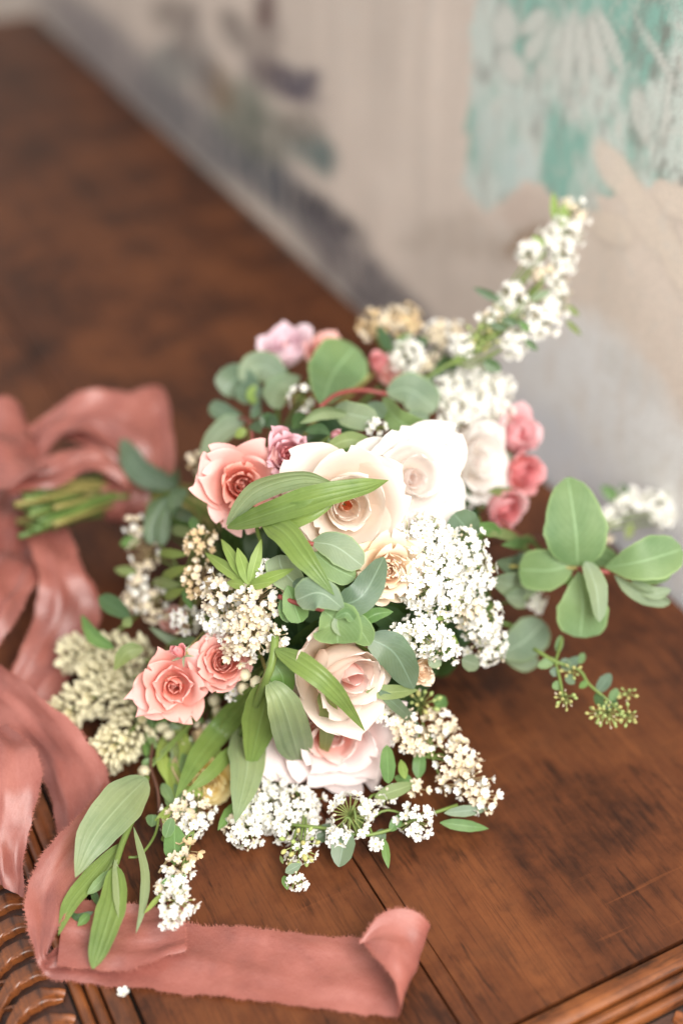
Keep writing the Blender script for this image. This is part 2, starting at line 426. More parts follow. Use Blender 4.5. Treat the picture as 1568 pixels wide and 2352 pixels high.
# ------------------------------------------------------------------ the painted wall
def vnoise(x, y, sc, seed=0):
    """cheap value noise on arrays"""
    x = x * sc; y = y * sc; xi = np.floor(x).astype(np.int64); yi = np.floor(y).astype(np.int64)
    fx = x - xi; fy = y - yi; fx = fx * fx * (3 - 2 * fx); fy = fy * fy * (3 - 2 * fy)
    def h(a, b):
        n = (a * 374761393 + b * 668265263 + seed * 69069) & 0xffffffff
        n = ((n ^ (n >> 13)) * 1274126177) & 0xffffffff
        return ((n ^ (n >> 16)) & 0xffff) / 65535.
    return (h(xi, yi) * (1 - fx) + h(xi + 1, yi) * fx) * (1 - fy) + (h(xi, yi + 1) * (1 - fx) + h(xi + 1, yi + 1) * fx) * fy
def fbm(x, y, sc, o=3, seed=0):
    r = 0; a = .5
    for k in range(o): r = r + a * vnoise(x, y, sc * 2 ** k, seed + k); a *= .5
    return r / (1 - .5 ** o)
def build_wall():
    vs = [-1.6, -1.0, -.6, -.3]; v = -.12
    while v < 3.3: vs.append(v); v += .0023 + max(0, v) * .0032
    vs += [3.6, 4.2, 5.0]
    zs = [-.82, -.5, -.2, -.05] + list(np.arange(-.02, .60, .0026)) + [.7, .9, 1.3, 1.9, 2.6]
    vv, zz = np.meshgrid(np.array(vs), np.array(zs), indexing='ij')
    uu = np.full_like(vv, UW + .003)
    W = np.stack([uu * NU[0] + vv * NV[0], uu * NU[1] + vv * NV[1], zz], -1)
    X, Y = proj(W)
    X = X.copy(); Y = Y.copy()
    inview = (X > -500) & (X < 2100) & (Y > -700) & (Y < 2300)
    X[~inview] = -9e3; Y[~inview] = -9e3
    # painted edges wobble
    wob = lambda s, a, k: (fbm(vv, zz, s, 3, k) - .5) * a
    X2 = X + wob(40, 34, 1) + wob(110, 20, 5); Y2 = Y + wob(40, 34, 2) + wob(110, 26, 6)
    base = np.array([.72, .62, .535])
    c = np.ones(vv.shape + (3,)) * base
    st = fbm(vv, zz * .06, 60, 3, 9); c *= (.90 + .2 * st)[..., None]          # faded vertical brushing
    bl = fbm(vv, zz, 9, 4, 14); c = c * (.86 + .28 * bl)[..., None]
    brush = np.clip(.35 + 1.3 * fbm(vv * 1.5, zz * .35, 55, 3, 77), 0, 1)
    def lay(mask, col, a=1.0):
        nonlocal c
        a = a * brush
        k = (np.clip(mask, 0, 1) * a)[..., None]; c = c * (1 - k) + np.array(col) * k
    def poly(pts, soft=6):
        p = np.array(pts, float); ins = np.zeros(X2.shape, bool); dist = np.full(X2.shape, 1e9)
        for i in range(len(p)):
            x0, y0 = p[i]; x1, y1 = p[(i + 1) % len(p)]
            cr = ((y0 > Y2) != (y1 > Y2)) & (X2 < (x1 - x0) * (Y2 - y0) / (y1 - y0 + 1e-9) + x0)
            ins ^= cr
            L = (x1 - x0) ** 2 + (y1 - y0) ** 2 + 1e-9
            t = np.clip(((X2 - x0) * (x1 - x0) + (Y2 - y0) * (y1 - y0)) / L, 0, 1)
            dist = np.minimum(dist, np.hypot(X2 - x0 - t * (x1 - x0), Y2 - y0 - t * (y1 - y0)))
        return np.clip(.5 + np.where(ins, dist, -dist) / soft, 0, 1)
    def ell(x, y, a, b, ang=0, soft=.25):
        ca, sa = math.cos(R(ang)), math.sin(R(ang)); dx, dy = X + .3 * (X2 - X) - x, Y + .3 * (Y2 - Y) - y
        q = np.hypot((dx * ca + dy * sa) / a, (-dx * sa + dy * ca) / b)
        return np.clip((1 - q) / soft + .5, 0, 1)
    # lower zone: painted rock; light and near-table shading put into its grey and blue-grey
    lay(poly([(1085, 860), (1180, 760), (1290, 702), (1360, 715), (1440, 790), (1500, 880), (1580, 985), (1700, 1100), (1700, 2300), (1000, 2300), (1000, 1000)], 70), (.84, .835, .82), 1.0)
    lay(poly([(1190, 900), (1300, 960), (1400, 1080), (1500, 1160), (1620, 1260), (1700, 2300), (1000, 2300), (1000, 900)], 70), (.68, .695, .73), .9)
    lay(ell(1450, 860, 90, 38, 48, .8), (.70, .69, .66), .7)
    for (x, y, a, b, an, col, o) in (  # darker blotches, some in a band along the table edge
        (260, 130, 240, 60, 45, (.40, .36, .37), .8), (455, 300, 180, 55, 44, (.27, .27, .29), .8), (640, 430, 150, 52, 44, (.16, .18, .21), .9),
        (740, 490, 110, 34, 35, (.10, .09, .11), .85), (830, 640, 190, 55, 44, (.20, .18, .20), .8), (960, 780, 190, 60, 44, (.30, .27, .27), .7),
        (400, 150, 60, 50, 20, (.42, .42, .40), .8), (560, 245, 70, 70, 0, (.27, .32, .25), .7), (610, 310, 80, 60, 30, (.22, .25, .20), .7),
        (650, 185, 90, 36, 30, (.16, .13, .17), .85), (700, 190, 40, 26, -40, (.17, .15, .20), .8), (610, 110, 34, 80, 10, (.40, .32, .29), .6),
        (505, 200, 30, 60, -20, (.38, .26, .16), .7), (470, 160, 26, 70, 0, (.18, .17, .18), .6), (430, 70, 30, 70, 10, (.26, .22, .21), .6),
        (610, 20, 26, 50, 10, (.24, .14, .13), .75), (540, 70, 32, 60, -30, (.50, .42, .37), .8), (715, 340, 60, 40, 30, (.25, .33, .31), .75),
        (750, 370, 26, 42, 0, (.22, .31, .30), .7), (690, 290, 50, 40, 0, (.36, .32, .27), .6), (390, 30, 40, 40, 0, (.46, .38, .33), .7)):
        lay(ell(x, y, a, b, an, .7), [q * .62 for q in col], min(1, o * 1.15))
    # brown painted branch below the foliage
    lay(poly([(900, 560), (1060, 470), (1130, 540), (1240, 520), (1262, 560), (1160, 610), (1000, 590)], 40), (.50, .42, .35), .6)
    lay(poly([(1150, 560), (1250, 505), (1275, 545), (1190, 590)], 20), (.40, .27, .18), .75)
    # green foliage panel with a straight left border
    gp = poly([(1086, -700), (1083, 0), (1062, 440), (1112, 492), (1148, 458), (1200, 432), (1243, 412), (1262, 446), (1292, 470), (1330, 490), (1378, 486), (1366, 438), (1418, 452), (1432, 404), (1480, 425), (1520, 400), (1575, 430), (1760, 520), (2100, 600), (2100, -700)], 7)
    teal = np.array([.28, .51, .43]); pale = np.array([.63, .70, .64])
    k = np.clip((fbm(vv * 1.0, zz * .6, 32, 4, 31) - .40) * 5.5, 0, 1)
    k2 = np.clip((fbm(vv * 1.6, zz * .7, 62, 3, 37) - .54) * 4, 0, 1)
    g = teal[None, None] * (1 - k[..., None]) + pale * k[..., None]
    g = g * (1 - .55 * k2[..., None]) + np.array([.27, .265, .24]) * .55 * k2[..., None]
    near = np.clip((X - 1380) / 160, 0, 1) * .8
    crk = np.clip((fbm(vv * 1.7, zz * .9, 72, 3, 51) - .50) * 4, 0, 1) * near
    g = g * (1 - crk[..., None]) + np.array([.24, .24, .21]) * crk[..., None]
    c = c * (1 - gp[..., None]) + g * gp[..., None]
    lf = (.68, .70, .64)
    for (x, y, a, b, an) in ((1236, 92, 60, 20, 118), (1268, 118, 74, 19, 106), (1304, 120, 82, 17, 96), (1340, 122, 84, 16, 86), (1374, 112, 82, 15, 77), (1402, 92, 76, 13, 68), (1225, 48, 40, 17, 140),
                             (1470, 262, 62, 19, 78), (1505, 120, 95, 10, 60), (1530, 250, 80, 9, 95), (1160, 60, 30, 44, 0), (1175, 150, 40, 26, 60)):
        lay(ell(x, y, a + 9, b + 9, an, .3) * gp, (.30, .33, .29), .30); lay(ell(x, y, a, b, an, .5) * gp, lf, .85)
    for (x, y, a, b, an) in ((1150, 320, 45, 60, 0), (1105, 300, 22, 80, 0), (1200, 240, 50, 30, 30)): lay(ell(x, y, a, b, an, .8) * gp, (.58, .68, .63), .7)
    lay(ell(1190, 395, 48, 70, 10, .5) * gp, (.62, .72, .685), .8)
    lay(ell(1205, 475, 62, 42, -20, .5), (.66, .54, .46), .9)
    for (x, y, a, b, an) in ((1420, 400, 88, 30, 58), (1490, 505, 92, 40, 62), (1555, 460, 60, 34, 40), (1545, 590, 90, 26, 68), (1400, 520, 60, 30, 30)):
        lay(ell(x + 6, y + 9, a + 7, b + 7, an, .3), (.52, .43, .36), .4); lay(ell(x, y, a, b, an, .4), (.80, .69, .58), .85)
    n, m = vv.shape
    me = mesh('painted_wall', W.reshape(-1, 3), [tuple(reversed(q)) for q in gridfaces(n, m)], wall_mat(), smooth=False)
    ca = me.color_attributes.new('paint', 'FLOAT_COLOR', 'POINT')
    ca.data.foreach_set('color', np.concatenate([c.reshape(-1, 3), np.ones((n * m, 1))], 1).ravel())
    o = obj('painted_wall', me)
    tag(o, 'old plaster wall with faded beige and teal painted foliage behind the sideboard', 'wall', kind='structure')
def wall_mat():
    m, nt = newmat('fresco_plaster'); a = N(nt, 'ShaderNodeVertexColor', layer_name='paint'); tc = N(nt, 'ShaderNodeTexCoord')
    f = noise(nt, tc.outputs['Object'], 420, 5, .75); g = noise(nt, tc.outputs['Object'], 60, 5, .65)
    c = mixc(nt, ramp(nt, f, [(.38, 1.0), (.56, 0.0)]), a.outputs[0], mixc(nt, .22, a.outputs[0], (.22, .20, .18)))
    c = mixc(nt, math_(nt, 'MULTIPLY', ramp(nt, g, [(.52, 0.0), (.66, 1.0)]), .35), c, (.66, .61, .55))
    finish(nt, c, .85, .15, math_(nt, 'ADD', f, g), .3, .0012); return m
build_wall()

# ------------------------------------------------------------------ ribbon
def silk():
    m, nt = newmat('hand_dyed_silk'); tc = N(nt, 'ShaderNodeTexCoord')
    mp = N(nt, 'ShaderNodeMapping'); mp.inputs['Scale'].default_value = (6, 70, 1); nt.links.new(tc.outputs['UV'], mp.inputs[0])
    mq = N(nt, 'ShaderNodeMapping'); mq.inputs['Scale'].default_value = (90, 9, 1); nt.links.new(tc.outputs['UV'], mq.inputs[0])
    weave = noise(nt, mp.outputs[0], 3.0, 3, .7); weft = noise(nt, mq.outputs[0], 3.0, 3, .7)
    dye = noise(nt, tc.outputs['Object'], 15, 4, .58, .4); cr = noise(nt, tc.outputs['Object'], 32, 3, .55, .8)
    c = ramp(nt, dye, [(.34, (.15, .036, .030)), (.5, (.265, .072, .054)), (.70, (.39, .14, .112))])
    c = mixc(nt, math_(nt, 'MULTIPLY', ramp(nt, math_(nt, 'MULTIPLY', math_(nt, 'ADD', weave, weft), .5), [(.40, 0.0), (.60, 1.0)]), .46), c, (.50, .215, .175))
    h = math_(nt, 'ADD', math_(nt, 'MULTIPLY', cr, 1.0), math_(nt, 'MULTIPLY', math_(nt, 'ADD', weave, weft), .30))
    finish(nt, c, .35, .7, h, .30, .0014, .14, (.50, .10, .05), sheen=.03); return m
M_SILK = silk(); M_FRAY = plain('silk_thread', (.52, .20, .155), .6, .2, .3)
rib = thing('ribbon', 'dusty coral silk ribbon tied round the stems, frayed tails trailing over the table', 'ribbon', P(290, 1150, .05))
def ribbon(name, secs, n=60, m=13, wrinkle=.0012, fray=(True, True), seed=0, end_fray=False):
    A = crom([pt(s[0]) for s in secs], n); Bp = crom([pt(s[1]) for s in secs], n)
    r = random.Random(seed); V = []; UV = []
    ph = [r.uniform(0, 6) for _ in range(6)]
    acc = 0; L = [0]
    for i in range(1, n): acc += np.linalg.norm((A[i] + Bp[i] - A[i - 1] - Bp[i - 1]) / 2); L.append(acc)
    Tn = np.gradient((A + Bp) / 2, axis=0)
    G = np.zeros((n, m, 3))
    for i in range(n):
        side = A[i] - Bp[i]; nn = nrm(np.cross(side, Tn[i]))
        for j in range(m):
            q = j / (m - 1); s = L[i]
            wv = wrinkle * (math.sin(s * 70 + q * 5 + ph[0]) + .8 * math.sin(s * 128 - q * 9 + ph[1]) + .7 * math.sin(q * 13 + s * 21 + ph[2]) + .5 * math.sin(q * 24 + s * 60 + ph[4]))
            edge = .0005 * math.sin(s * 170 + ph[3] + q * 3) + .0004 * math.sin(s * 410 + ph[5])
            p = Bp[i] + side * q + nn * wv + nrm(side) * edge * (1 if j in (0, m - 1) else .3)
            if p[2] < .0012: p[2] = .0012
            G[i, j] = p; V.append(p); UV.append((s * 10, q))
    o = world_obj(name, V, gridfaces(n, m), M_SILK, rib, UV)
    # frayed threads along the raw edges: crossed slivers, joined into one part
    FV, FF = [], []
    def thread(p, d, up, ln):
        k = len(FV); a = nrm(np.cross(d, up)) * .00010; b = p + d * ln * .55 + up * ln * .12; e = p + d * ln + up * r.uniform(-.3, .35) * ln
        FV.extend([p - a, p + a, b + a * .8, b - a * .8, e]); FF.extend([(k, k + 1, k + 2, k + 3), (k + 3, k + 2, k + 4)])
    def edge(line, inner):
        for i in range(len(line) - 1):
            seg = line[i + 1] - line[i]; ln = np.linalg.norm(seg); cnt = max(1, int(ln / .00042))
            for k in range(cnt):
                p = line[i] + seg * r.random(); d = nrm(nrm(line[i] - inner[i]) + nrm(seg) * r.uniform(-.9, .9))
                nn = nrm(np.cross(seg, line[i] - inner[i])); nn = nn if nn[2] > 0 else -nn
                thread(p, d, nn, r.uniform(.0005, .0026) * (1.6 if r.random() < .12 else 1))
    if fray[0]: edge(G[:, m - 1], G[:, m - 3])
    if fray[1]: edge(G[:, 0], G[:, 2])
    if end_fray: edge(G[n - 1], G[n - 3])
    if FV:
        fo = world_obj('frayed_edge', FV, FF, M_FRAY, o, smooth=False); fo['kind'] = 'stuff'
    return o
z = lambda x, y, h: ('z', x, y, h)
# tail that runs along the near edge and rolls up at its end
ribbon('tail', [(z(-60, 1500, 6), z(-90, 1580, 3)), (z(40, 1555, 6), z(-10, 1655, 3)), (z(150, 1650, 5), z(85, 1770, 1.4)), (z(222, 1735, 4), z(122, 1860, .6)),
                (z(252, 1800, 3), z(140, 1930, .4))], 46, seed=1)
ribbon('tail', [(z(262, 1815, 2.6), z(240, 1800, 2.9)), (z(250, 1890, 2.2), z(190, 1868, 3.2)), (z(205, 1975, 1.8), z(120, 1935, 3.0)), (z(165, 2050, 1.7), z(62, 2040, 2.2)),
                (z(138, 2125, 1.5), z(66, 2135, 1.6)), (z(112, 2190, 1.2), z(86, 2205, 1.2)), (z(130, 2180, .5), z(112, 2243, .25)),
                (z(200, 2120, .25), z(185, 2258, .2)), (z(300, 2104, .2), z(300, 2270, .2)), (z(430, 2122, .2), z(450, 2285, .2)), (z(590, 2135, .2), z(600, 2300, .2)), (z(735, 2150, .2), z(752, 2318, .2)),
                (z(842, 2155, .2), z(850, 2331, .2)), (z(925, 2150, .6), z(900, 2338, .5)), (z(984, 2142, 1.9), z(915, 2325, 1.4)), (z(978, 2112, 3.0), z(912, 2290, 2.3)),
                (z(925, 2088, 3.5), z(898, 2240, 2.9)), (z(868, 2112, 3.2), z(868, 2205, 2.9)), (z(826, 2166, 2.6), z(838, 2168, 2.5))], 190, wrinkle=.00075, seed=2, end_fray=True)
ribbon('tail', [(z(150, 2060, 1.0), z(130, 2215, 1.0)), (z(240, 2072, .9), z(250, 2232, .7)), (z(340, 2084, .9), z(340, 2216, .7)), (z(422, 2082, .8), z(426, 2182, .8))], 40, wrinkle=.0011, seed=3, end_fray=True)
ribbon('tail', [(z(20, 1668, 4), z(-100, 1690, 4)), (z(78, 1712, 5.2), z(-90, 1760, 5)), (z(94, 1790, 4.4), z(-85, 1830, 4.5)), (z(76, 1870, 3), z(-75, 1900, 3.2)),
                (z(58, 1945, 1.7), z(-45, 1985, 1.7)), (z(52, 2064, .5), z(-15, 2025, .5))], 50, wrinkle=.0016, seed=4)
ribbon('tail', [(z(130, 1180, 6), z(60, 1240, 6)), (z(190, 1300, 5), z(90, 1330, 5.5)), (z(232, 1395, 3), z(75, 1430, 3.4)), (z(196, 1490, 1.5), z(18, 1555, 2)), (z(130, 1600, .8), z(-50, 1640, 1.2)),
                (z(60, 1720, .4), z(-120, 1740, .6))], 50, wrinkle=.0016, seed=5)
ribbon('tail', [(z(120, 1100, 4), z(0, 1070, 4.5)), (z(112, 1180, 4), z(-25, 1190, 5)), (z(118, 1260, 4), z(-60, 1270, 5)), (z(74, 1350, 5.5), z(-85, 1350, 6.5)), (z(20, 1450, 4.5), z(-120, 1430, 5)), (z(-60, 1560, 3), z(-190, 1500, 4))], 50, wrinkle=.003, seed=6)
# the bow
ribbon('bow_loop', [(z(62, 985, 9.5), z(92, 1052, 9)), (z(130, 935, 10.5), z(150, 1010, 10)), (z(205, 905, 11.5), z(215, 1000, 10)), (z(295, 896, 11.5), z(275, 1050, 9)), (z(372, 890, 11), z(322, 1100, 7.5)),
                    (z(392, 985, 9.5), z(345, 1120, 7)), (z(398, 1085, 7.5), z(330, 1140, 6)), (z(345, 1130, 6), z(300, 1150, 5.5))], 56, wrinkle=.0022, seed=7)
ribbon('bow_loop', [(z(62, 985, 9.6), z(105, 1075, 9.2)), (z(36, 938, 11), z(78, 1095, 11)), (z(-15, 930, 11.5), z(10, 1115, 11.5)), (z(-70, 960, 10), z(-50, 1120, 10.5))], 30, wrinkle=.003, seed=8)
ribbon('bow_loop', [(z(10, 1062, 10), z(20, 1130, 9.6)), (z(110, 1050, 10.2), z(120, 1118, 9.6)), (z(200, 1022, 10), z(212, 1076, 9.6)), (z(262, 1045, 9), z(288, 1112, 8.2)), (z(300, 1100, 7.5), z(300, 1150, 7))], 40, wrinkle=.0018, seed=9)
ribbon('bow_loop', [(z(78, 985, 9.0), z(80, 1025, 8.6)), (z(150, 975, 9.4), z(160, 1012, 9)), (z(230, 990, 9.2), z(235, 1045, 8.6)), (z(300, 1070, 7.8), z(276, 1105, 7.4))], 34, wrinkle=.0016, seed=10)

# ------------------------------------------------------------------ stems gather at the tie
TIE = P(305, 1145, .052)
def handle_end(r):
    return P(r.uniform(30, 135), r.uniform(1096, 1232), r.uniform(.045, .095))
def stem_path(base, r, n=22):
    core = BC + (TIE - BC) * .45 + np.array([r.uniform(-.03, .03), r.uniform(-.03, .03), r.uniform(-.03, .02)])
    base = np.asarray(base); mid = base + (core - base) * .5 - (CAM - base) * .01
    t = TIE + np.array([r.uniform(-.006, .006), r.uniform(-.014, .014), r.uniform(-.013, .013)])
    return crom([base, mid, core, t, handle_end(r)], n)

# wrap of ribbon round the stems at the tie
def wrap():
    a = nrm(P(420, 1150, .055) - P(200, 1145, .05)); b = nrm(np.cross(a, [0, 0, 1])); c = np.cross(b, a)
    V, UV = [], []; n, m = 11, 28
    for i in range(n):
        for j in range(m):
            g = 2 * math.pi * j / m; x = (i / (n - 1) - .5) * .04
            rr = 1 + .04 * math.sin(3 * g + i * .9) + .05 * math.sin(i * 2.2 + g)
            V.append(TIE + a * x + b * math.cos(g) * .021 * rr + c * math.sin(g) * .021 * rr); UV.append((x * 10, j / m))
    world_obj('wrap', V, gridfaces(n, m, True), M_SILK, rib, UV)
wrap()

# ------------------------------------------------------------------ leaves
def leaf_geo(pts, width, a=.9, b=.8, fold=.12, roll=0, curl=0., ruffle=0., arch=0., n=15, m=9, seed=0, twist=0., ribs=0.):
    C = crom(pts, n); r = random.Random(seed); ph = r.uniform(0, 6)
    Tn = np.gradient(C, axis=0); pk = a / (a + b); top = pk ** a * (1 - pk) ** b
    Ltot = np.linalg.norm(np.diff(C, axis=0), axis=1).sum(); V, UV = [], []
    for i in range(n):
        s = i / (n - 1); t = nrm(Tn[i]); c = nrm(CAM - C[i]); side = nrm(np.cross(t, c)); nn = np.cross(side, t)
        g = R(roll + twist * (s - .5)); side, nn = side * math.cos(g) + nn * math.sin(g), nn * math.cos(g) - side * math.sin(g)
        ss = .004 + s * .992
        hw = width / 2 * (ss ** a * (1 - ss) ** b / top) * (1 + .03 * math.sin(17 * s + ph) + .02 * math.sin(31 * s + 2 * ph))
        for j in range(m):
            q = j / (m - 1) * 2 - 1
            off = nn * (fold * abs(q) * hw + curl * q * q * hw + (ruffle + .035) * math.sin((9 + 2 * math.sin(ph)) * s + ph + (2 if q > 0 else 0)) * q * q * hw + ribs * hw * math.cos(q * 13.5) * (1 - .5 * abs(q)) + arch * Ltot * 4 * s * (1 - s))
            V.append(C[i] + side * q * hw * (1 - .25 * abs(fold) * abs(q)) + off); UV.append((j / (m - 1), s))
    return V, gridfaces(n, m), UV
PROF = {'lance': (.75, .95), 'lily': (.62, .95), 'ov': (.55, .6), 'round': (.75, .42), 'obov': (1.0, .45), 'drop': (.45, .75)}
def leaf(parent, pts, wpx, mat, prof='ov', label=None, name='leaf', **k):
    p = [pt(q) for q in pts]; wm = wpx * depth_of(p[len(p) // 2]) / F
    a, b = PROF[prof]
    if mat in ('lily', 'lilypale') and wpx > 40: k.setdefault('ribs', .045); k.setdefault('m', 21); k.setdefault('n', 21)
    v, f, uv = leaf_geo(p, wm, a, b, seed=rng.randint(0, 9999), **k)
    o = world_obj(name, v, f, LEAF[mat], parent, uv)
    if label: o['label'] = label
    return o
def sprig(name, label, cat, base, group=None):
    return thing(name, label, cat, pt(base), group)
def stem(parent, pts, r0=.0012, r1=None, mat=None, name='stem', n=16):
    p = crom([pt(q) if not isinstance(q, np.ndarray) else q for q in pts], n)
    v, f = tube_data(p, r0, r1, 7); return world_obj(name, v, f, mat or M_STEM, parent)
def handle_stem(parent, base, r0=.0019, mat=None, seed=0):
    r = random.Random(seed); v, f = tube_data(stem_path(base, r), r0 * .75, r0 * 1.35, 7)
    return world_obj('stem', v, f, mat or r.choice([M_STEM, M_STEMD, M_STEMO]), parent)

# ------------------------------------------------------------------ roses
def petal_geo(Rr, Lg, Wd, a0, am, curl, th, rr, ruff, n=13, m=15, tip=.0, sag=0.):
    """one petal in the flower's frame (+Z up the axis): claw at the centre, rim curling outward"""
    V, UV = [], []; r_, z_ = Rr, 0.; prof = []
    for i in range(n):
        v = 1 - (1 - i / (n - 1)) ** 1.5; prof.append((r_, z_)); dv = (1 - (1 - (i + 1) / (n - 1)) ** 1.5 if i < n - 1 else 1) - v
        k = v * v * (3 - 2 * v); al = a0 + (am - a0) * min(1, k * 1.6) + curl * max(0, (v - .62) / .38) ** 1.5
        r_ += math.sin(al) * Lg * dv; z_ += math.cos(al) * Lg * dv
    ph = [rr.uniform(0, 6.28) for _ in range(4)]; er = Vector((math.cos(th), math.sin(th), 0)); et = Vector((-math.sin(th), math.cos(th), 0))
    for i in range(n):
        v = 1 - (1 - i / (n - 1)) ** 1.5; r_, z_ = prof[i]
        hw = Wd / 2 * (min(1, v / .55) ** .6) * math.sqrt(max(0., 1 - max(0, (v - .52) / .48) ** 2.9 * .975)); hw = max(hw, .0006)
        cr = max(r_ * 1.15, Wd * .20)
        for j in range(m):
            u = j / (m - 1) * 2 - 1; a = max(-2.6, min(2.6, u * hw / cr))
            # the rim is rounded: side columns stop a little lower
            dz = -.03 * Lg * (abs(u) ** 2.6) * v + tip * Lg * (1 - abs(u)) * v ** 4
            f = ruff * v ** 2.2 * (math.sin(u * 3.6 + ph[0]) + .35 * math.sin(u * 6.4 + ph[1]) + .10 * math.sin(u * 11 + ph[2]) * v) * Lg
            rad = r_ - cr * (1 - math.cos(a)) + f * .85
            p = er * rad + et * (cr * math.sin(a)) + Vector((0, 0, z_ + dz + f * .35 - sag * v * v * Lg))
            V.append(p); UV.append((j / (m - 1), v))
    return V, gridfaces(n, m), UV
def rose(label, cen, rpx, mats, tx=0., ty=0., rings=None, group=None, name='rose', cat='rose', seed=0, sepals=0, spin=0., flat=1.0, stemmed=True, ruff=.05, tip=0.0):
    """rings: (count, start radius, length, width, base angle, mid angle, rim curl) in units of the rose radius"""
    c = pt(cen); rad = rpx * depth_of(c) / F; rr = random.Random(seed); ax = facing(c, tx, ty)
    base = c - ax * rad * .55 * flat
    t = thing(name, label, cat, base, group)
    q = Vector(ax).to_track_quat('Z', 'Y') @ Quaternion((0, 0, 1), spin); t.rotation_mode = 'QUATERNION'; t.rotation_quaternion = q
    k = 0; nr = len(rings); ga = 0
    for ri, (cnt, r0, L, W, a0, am, cu) in enumerate(rings):
        for i in range(cnt):
            th = ga + 2 * math.pi * i / cnt + rr.uniform(-.38, .38); sc = rr.uniform(.88, 1.10); f = ri / max(1, nr - 1)
            v, fc, uv = petal_geo(r0 * rad, L * rad * sc, W * rad * rr.uniform(.92, 1.08), a0 + rr.uniform(-.05, .05), am + rr.uniform(-.24, .24) * (.15 + f), cu + rr.uniform(-.45, .45) * (.2 + f), th, rr, ruff * (.4 + f), tip=tip)
            jr = Matrix.Rotation(rr.gauss(0, .09) * (.25 + f), 3, Vector((math.cos(th), math.sin(th), 0))) @ Matrix.Rotation(rr.gauss(0, .10) * (.2 + f), 3, Vector((-math.sin(th), math.cos(th), 0)))
            v = [jr @ Vector((p[0], p[1], p[2] * flat)) for p in v]
            obj('petal', mesh('petal', v, fc, PET[mats[0] if f < mats[2] else mats[1]], uv), t); k += 1
        nx = rings[min(ri + 1, nr - 1)][0]; ga += math.pi / nx + rr.uniform(-.12, .12) if f > .4 else 2.4
    for i in range(sepals):
        th = 2 * math.pi * i / sepals + .4; L = rad * rr.uniform(.9, 1.3)
        pts = [Vector((math.cos(th) * a * rad, math.sin(th) * a * rad, b * rad)) for a, b in ((.05, -.05), (.45, .02), (.85, -.10 + rr.uniform(-.2, .3)))]
        V, UV = [], []
        for ii, p in enumerate(crom([tuple(p) for p in pts], 9)):
            s = ii / 8; hw = .16 * rad * (s + .12) ** .3 * (1 - s) ** .8
            for jj in (-1, 0, 1):
                V.append((p[0] - math.sin(th) * hw * jj, p[1] + math.cos(th) * hw * jj, p[2] + abs(jj) * hw * .35)); UV.append((jj * .5 + .5, s))
        obj('sepal', mesh('sepal', V, gridfaces(9, 3), LEAF['fresh'], UV), t)
    if stemmed:
        # the stem is drawn in the rose's own frame
        r2 = random.Random(seed + 99); path = stem_path(base, r2); qi = q.inverted()
        lp = [tuple(qi @ (Vector(p) - Vector(base))) for p in path]
        v, f = tube_data(lp, .0018, .0022, 7); obj('stem', mesh('stem', v, f, r2.choice([M_STEM, M_STEMD, M_STEMD, M_STEMO])), t)
    return t
OPEN = [(3, .02, .58, .48, .35, -.25, .0), (3, .05, .66, .66, .45, -.14, .15), (3, .07, .78, .90, .55, .0, .4), (5, .08, .92, 1.05, .78, .18, .6), (5, .08, 1.10, 1.22, 1.05, .46, .7), (6, .08, 1.22, 1.30, 1.30, .85, .6)]
LOOSE = [(3, .02, .46, .44, .5, -.10, .1), (3, .06, .58, .70, .6, -.05, .3), (4, .08, .80, 1.05, .85, .06, .5), (4, .08, 1.02, 1.40, 1.08, .30, .7), (5, .08, 1.20, 1.55, 1.30, .62, .6), (4, .08, 1.32, 1.60, 1.5, .95, .5)]
OPEN_ = [(3, .02, .62, .40, .35, -.25, .0), (3, .05, .68, .55, .45, -.14, .1), (4, .07, .74, .66, .55, -.02, .25), (5, .08, .84, .80, .75, .16, .5), (5, .08, 1.00, .95, 1.0, .40, .85), (6, .08, 1.20, 1.05, 1.2, .72, 1.1), (5, .08, 1.35, 1.10, 1.45, 1.05, 1.2)]
FULL = [(3, .02, .60, .46, .3, -.2, 0), (4, .05, .68, .62, .45, -.12, .1), (4, .07, .76, .80, .55, 0, .2), (5, .08, .86, .95, .65, .06, .3), (5, .08, .98, 1.15, .85, .14, .45), (5, .08, 1.10, 1.35, 1.05, .26, .6), (5, .08, 1.22, 1.5, 1.25, .5, .6), (4, .08, 1.28, 1.55, 1.5, .85, .4)]
FULL_ = [(3, .02, .60, .42, .3, -.2, 0), (4, .05, .66, .52, .45, -.12, .1), (5, .07, .72, .62, .55, .0, .2), (5, .08, .80, .74, .65, .08, .3), (6, .08, .92, .86, .85, .2, .45), (6, .08, 1.06, 1.0, 1.05, .34, .6), (6, .08, 1.2, 1.12, 1.25, .62, .7), (5, .08, 1.28, 1.2, 1.5, .95, .7)]
SIDE = [(2, .03, .95, .8, .4, -.12, .0), (3, .06, 1.0, 1.15, .62, -.10, .25), (3, .08, 1.05, 1.35, .85, .05, .5), (3, .08, 1.1, 1.45, 1.1, .25, .7)]
WIDE = [(3, .02, .70, .6, .3, -.2, 0), (3, .06, .85, .9, .5, -.1, .1), (4, .08, 1.0, 1.2, .9, .1, .3), (4, .08, 1.2, 1.5, 1.15, .45, .5), (4, .08, 1.35, 1.6, 1.4, .8, .5)]
CUP = [(3, .02, .70, .45, .3, -.2, 0), (4, .06, .78, .60, .5, -.15, .1), (5, .08, .88, .8, .8, -.05, .15), (5, .08, 1.02, 1.0, 1.1, .02, .35), (5, .08, 1.15, 1.15, 1.35, .18, .75)]
BUDR = [(2, .03, 1.15, .62, .28, -.16, .05), (3, .06, 1.25, .85, .48, -.16, .15), (3, .08, 1.30, 1.0, .66, -.10, .35), (3, .09, 1.20, 1.05, .85, .05, .7)]
TIGHT = [(3, .04, 1.4, .75, .30, -.18, .0), (3, .07, 1.4, .9, .42, -.16, .10), (2, .08, 1.3, .9, .5, -.10, .4)]

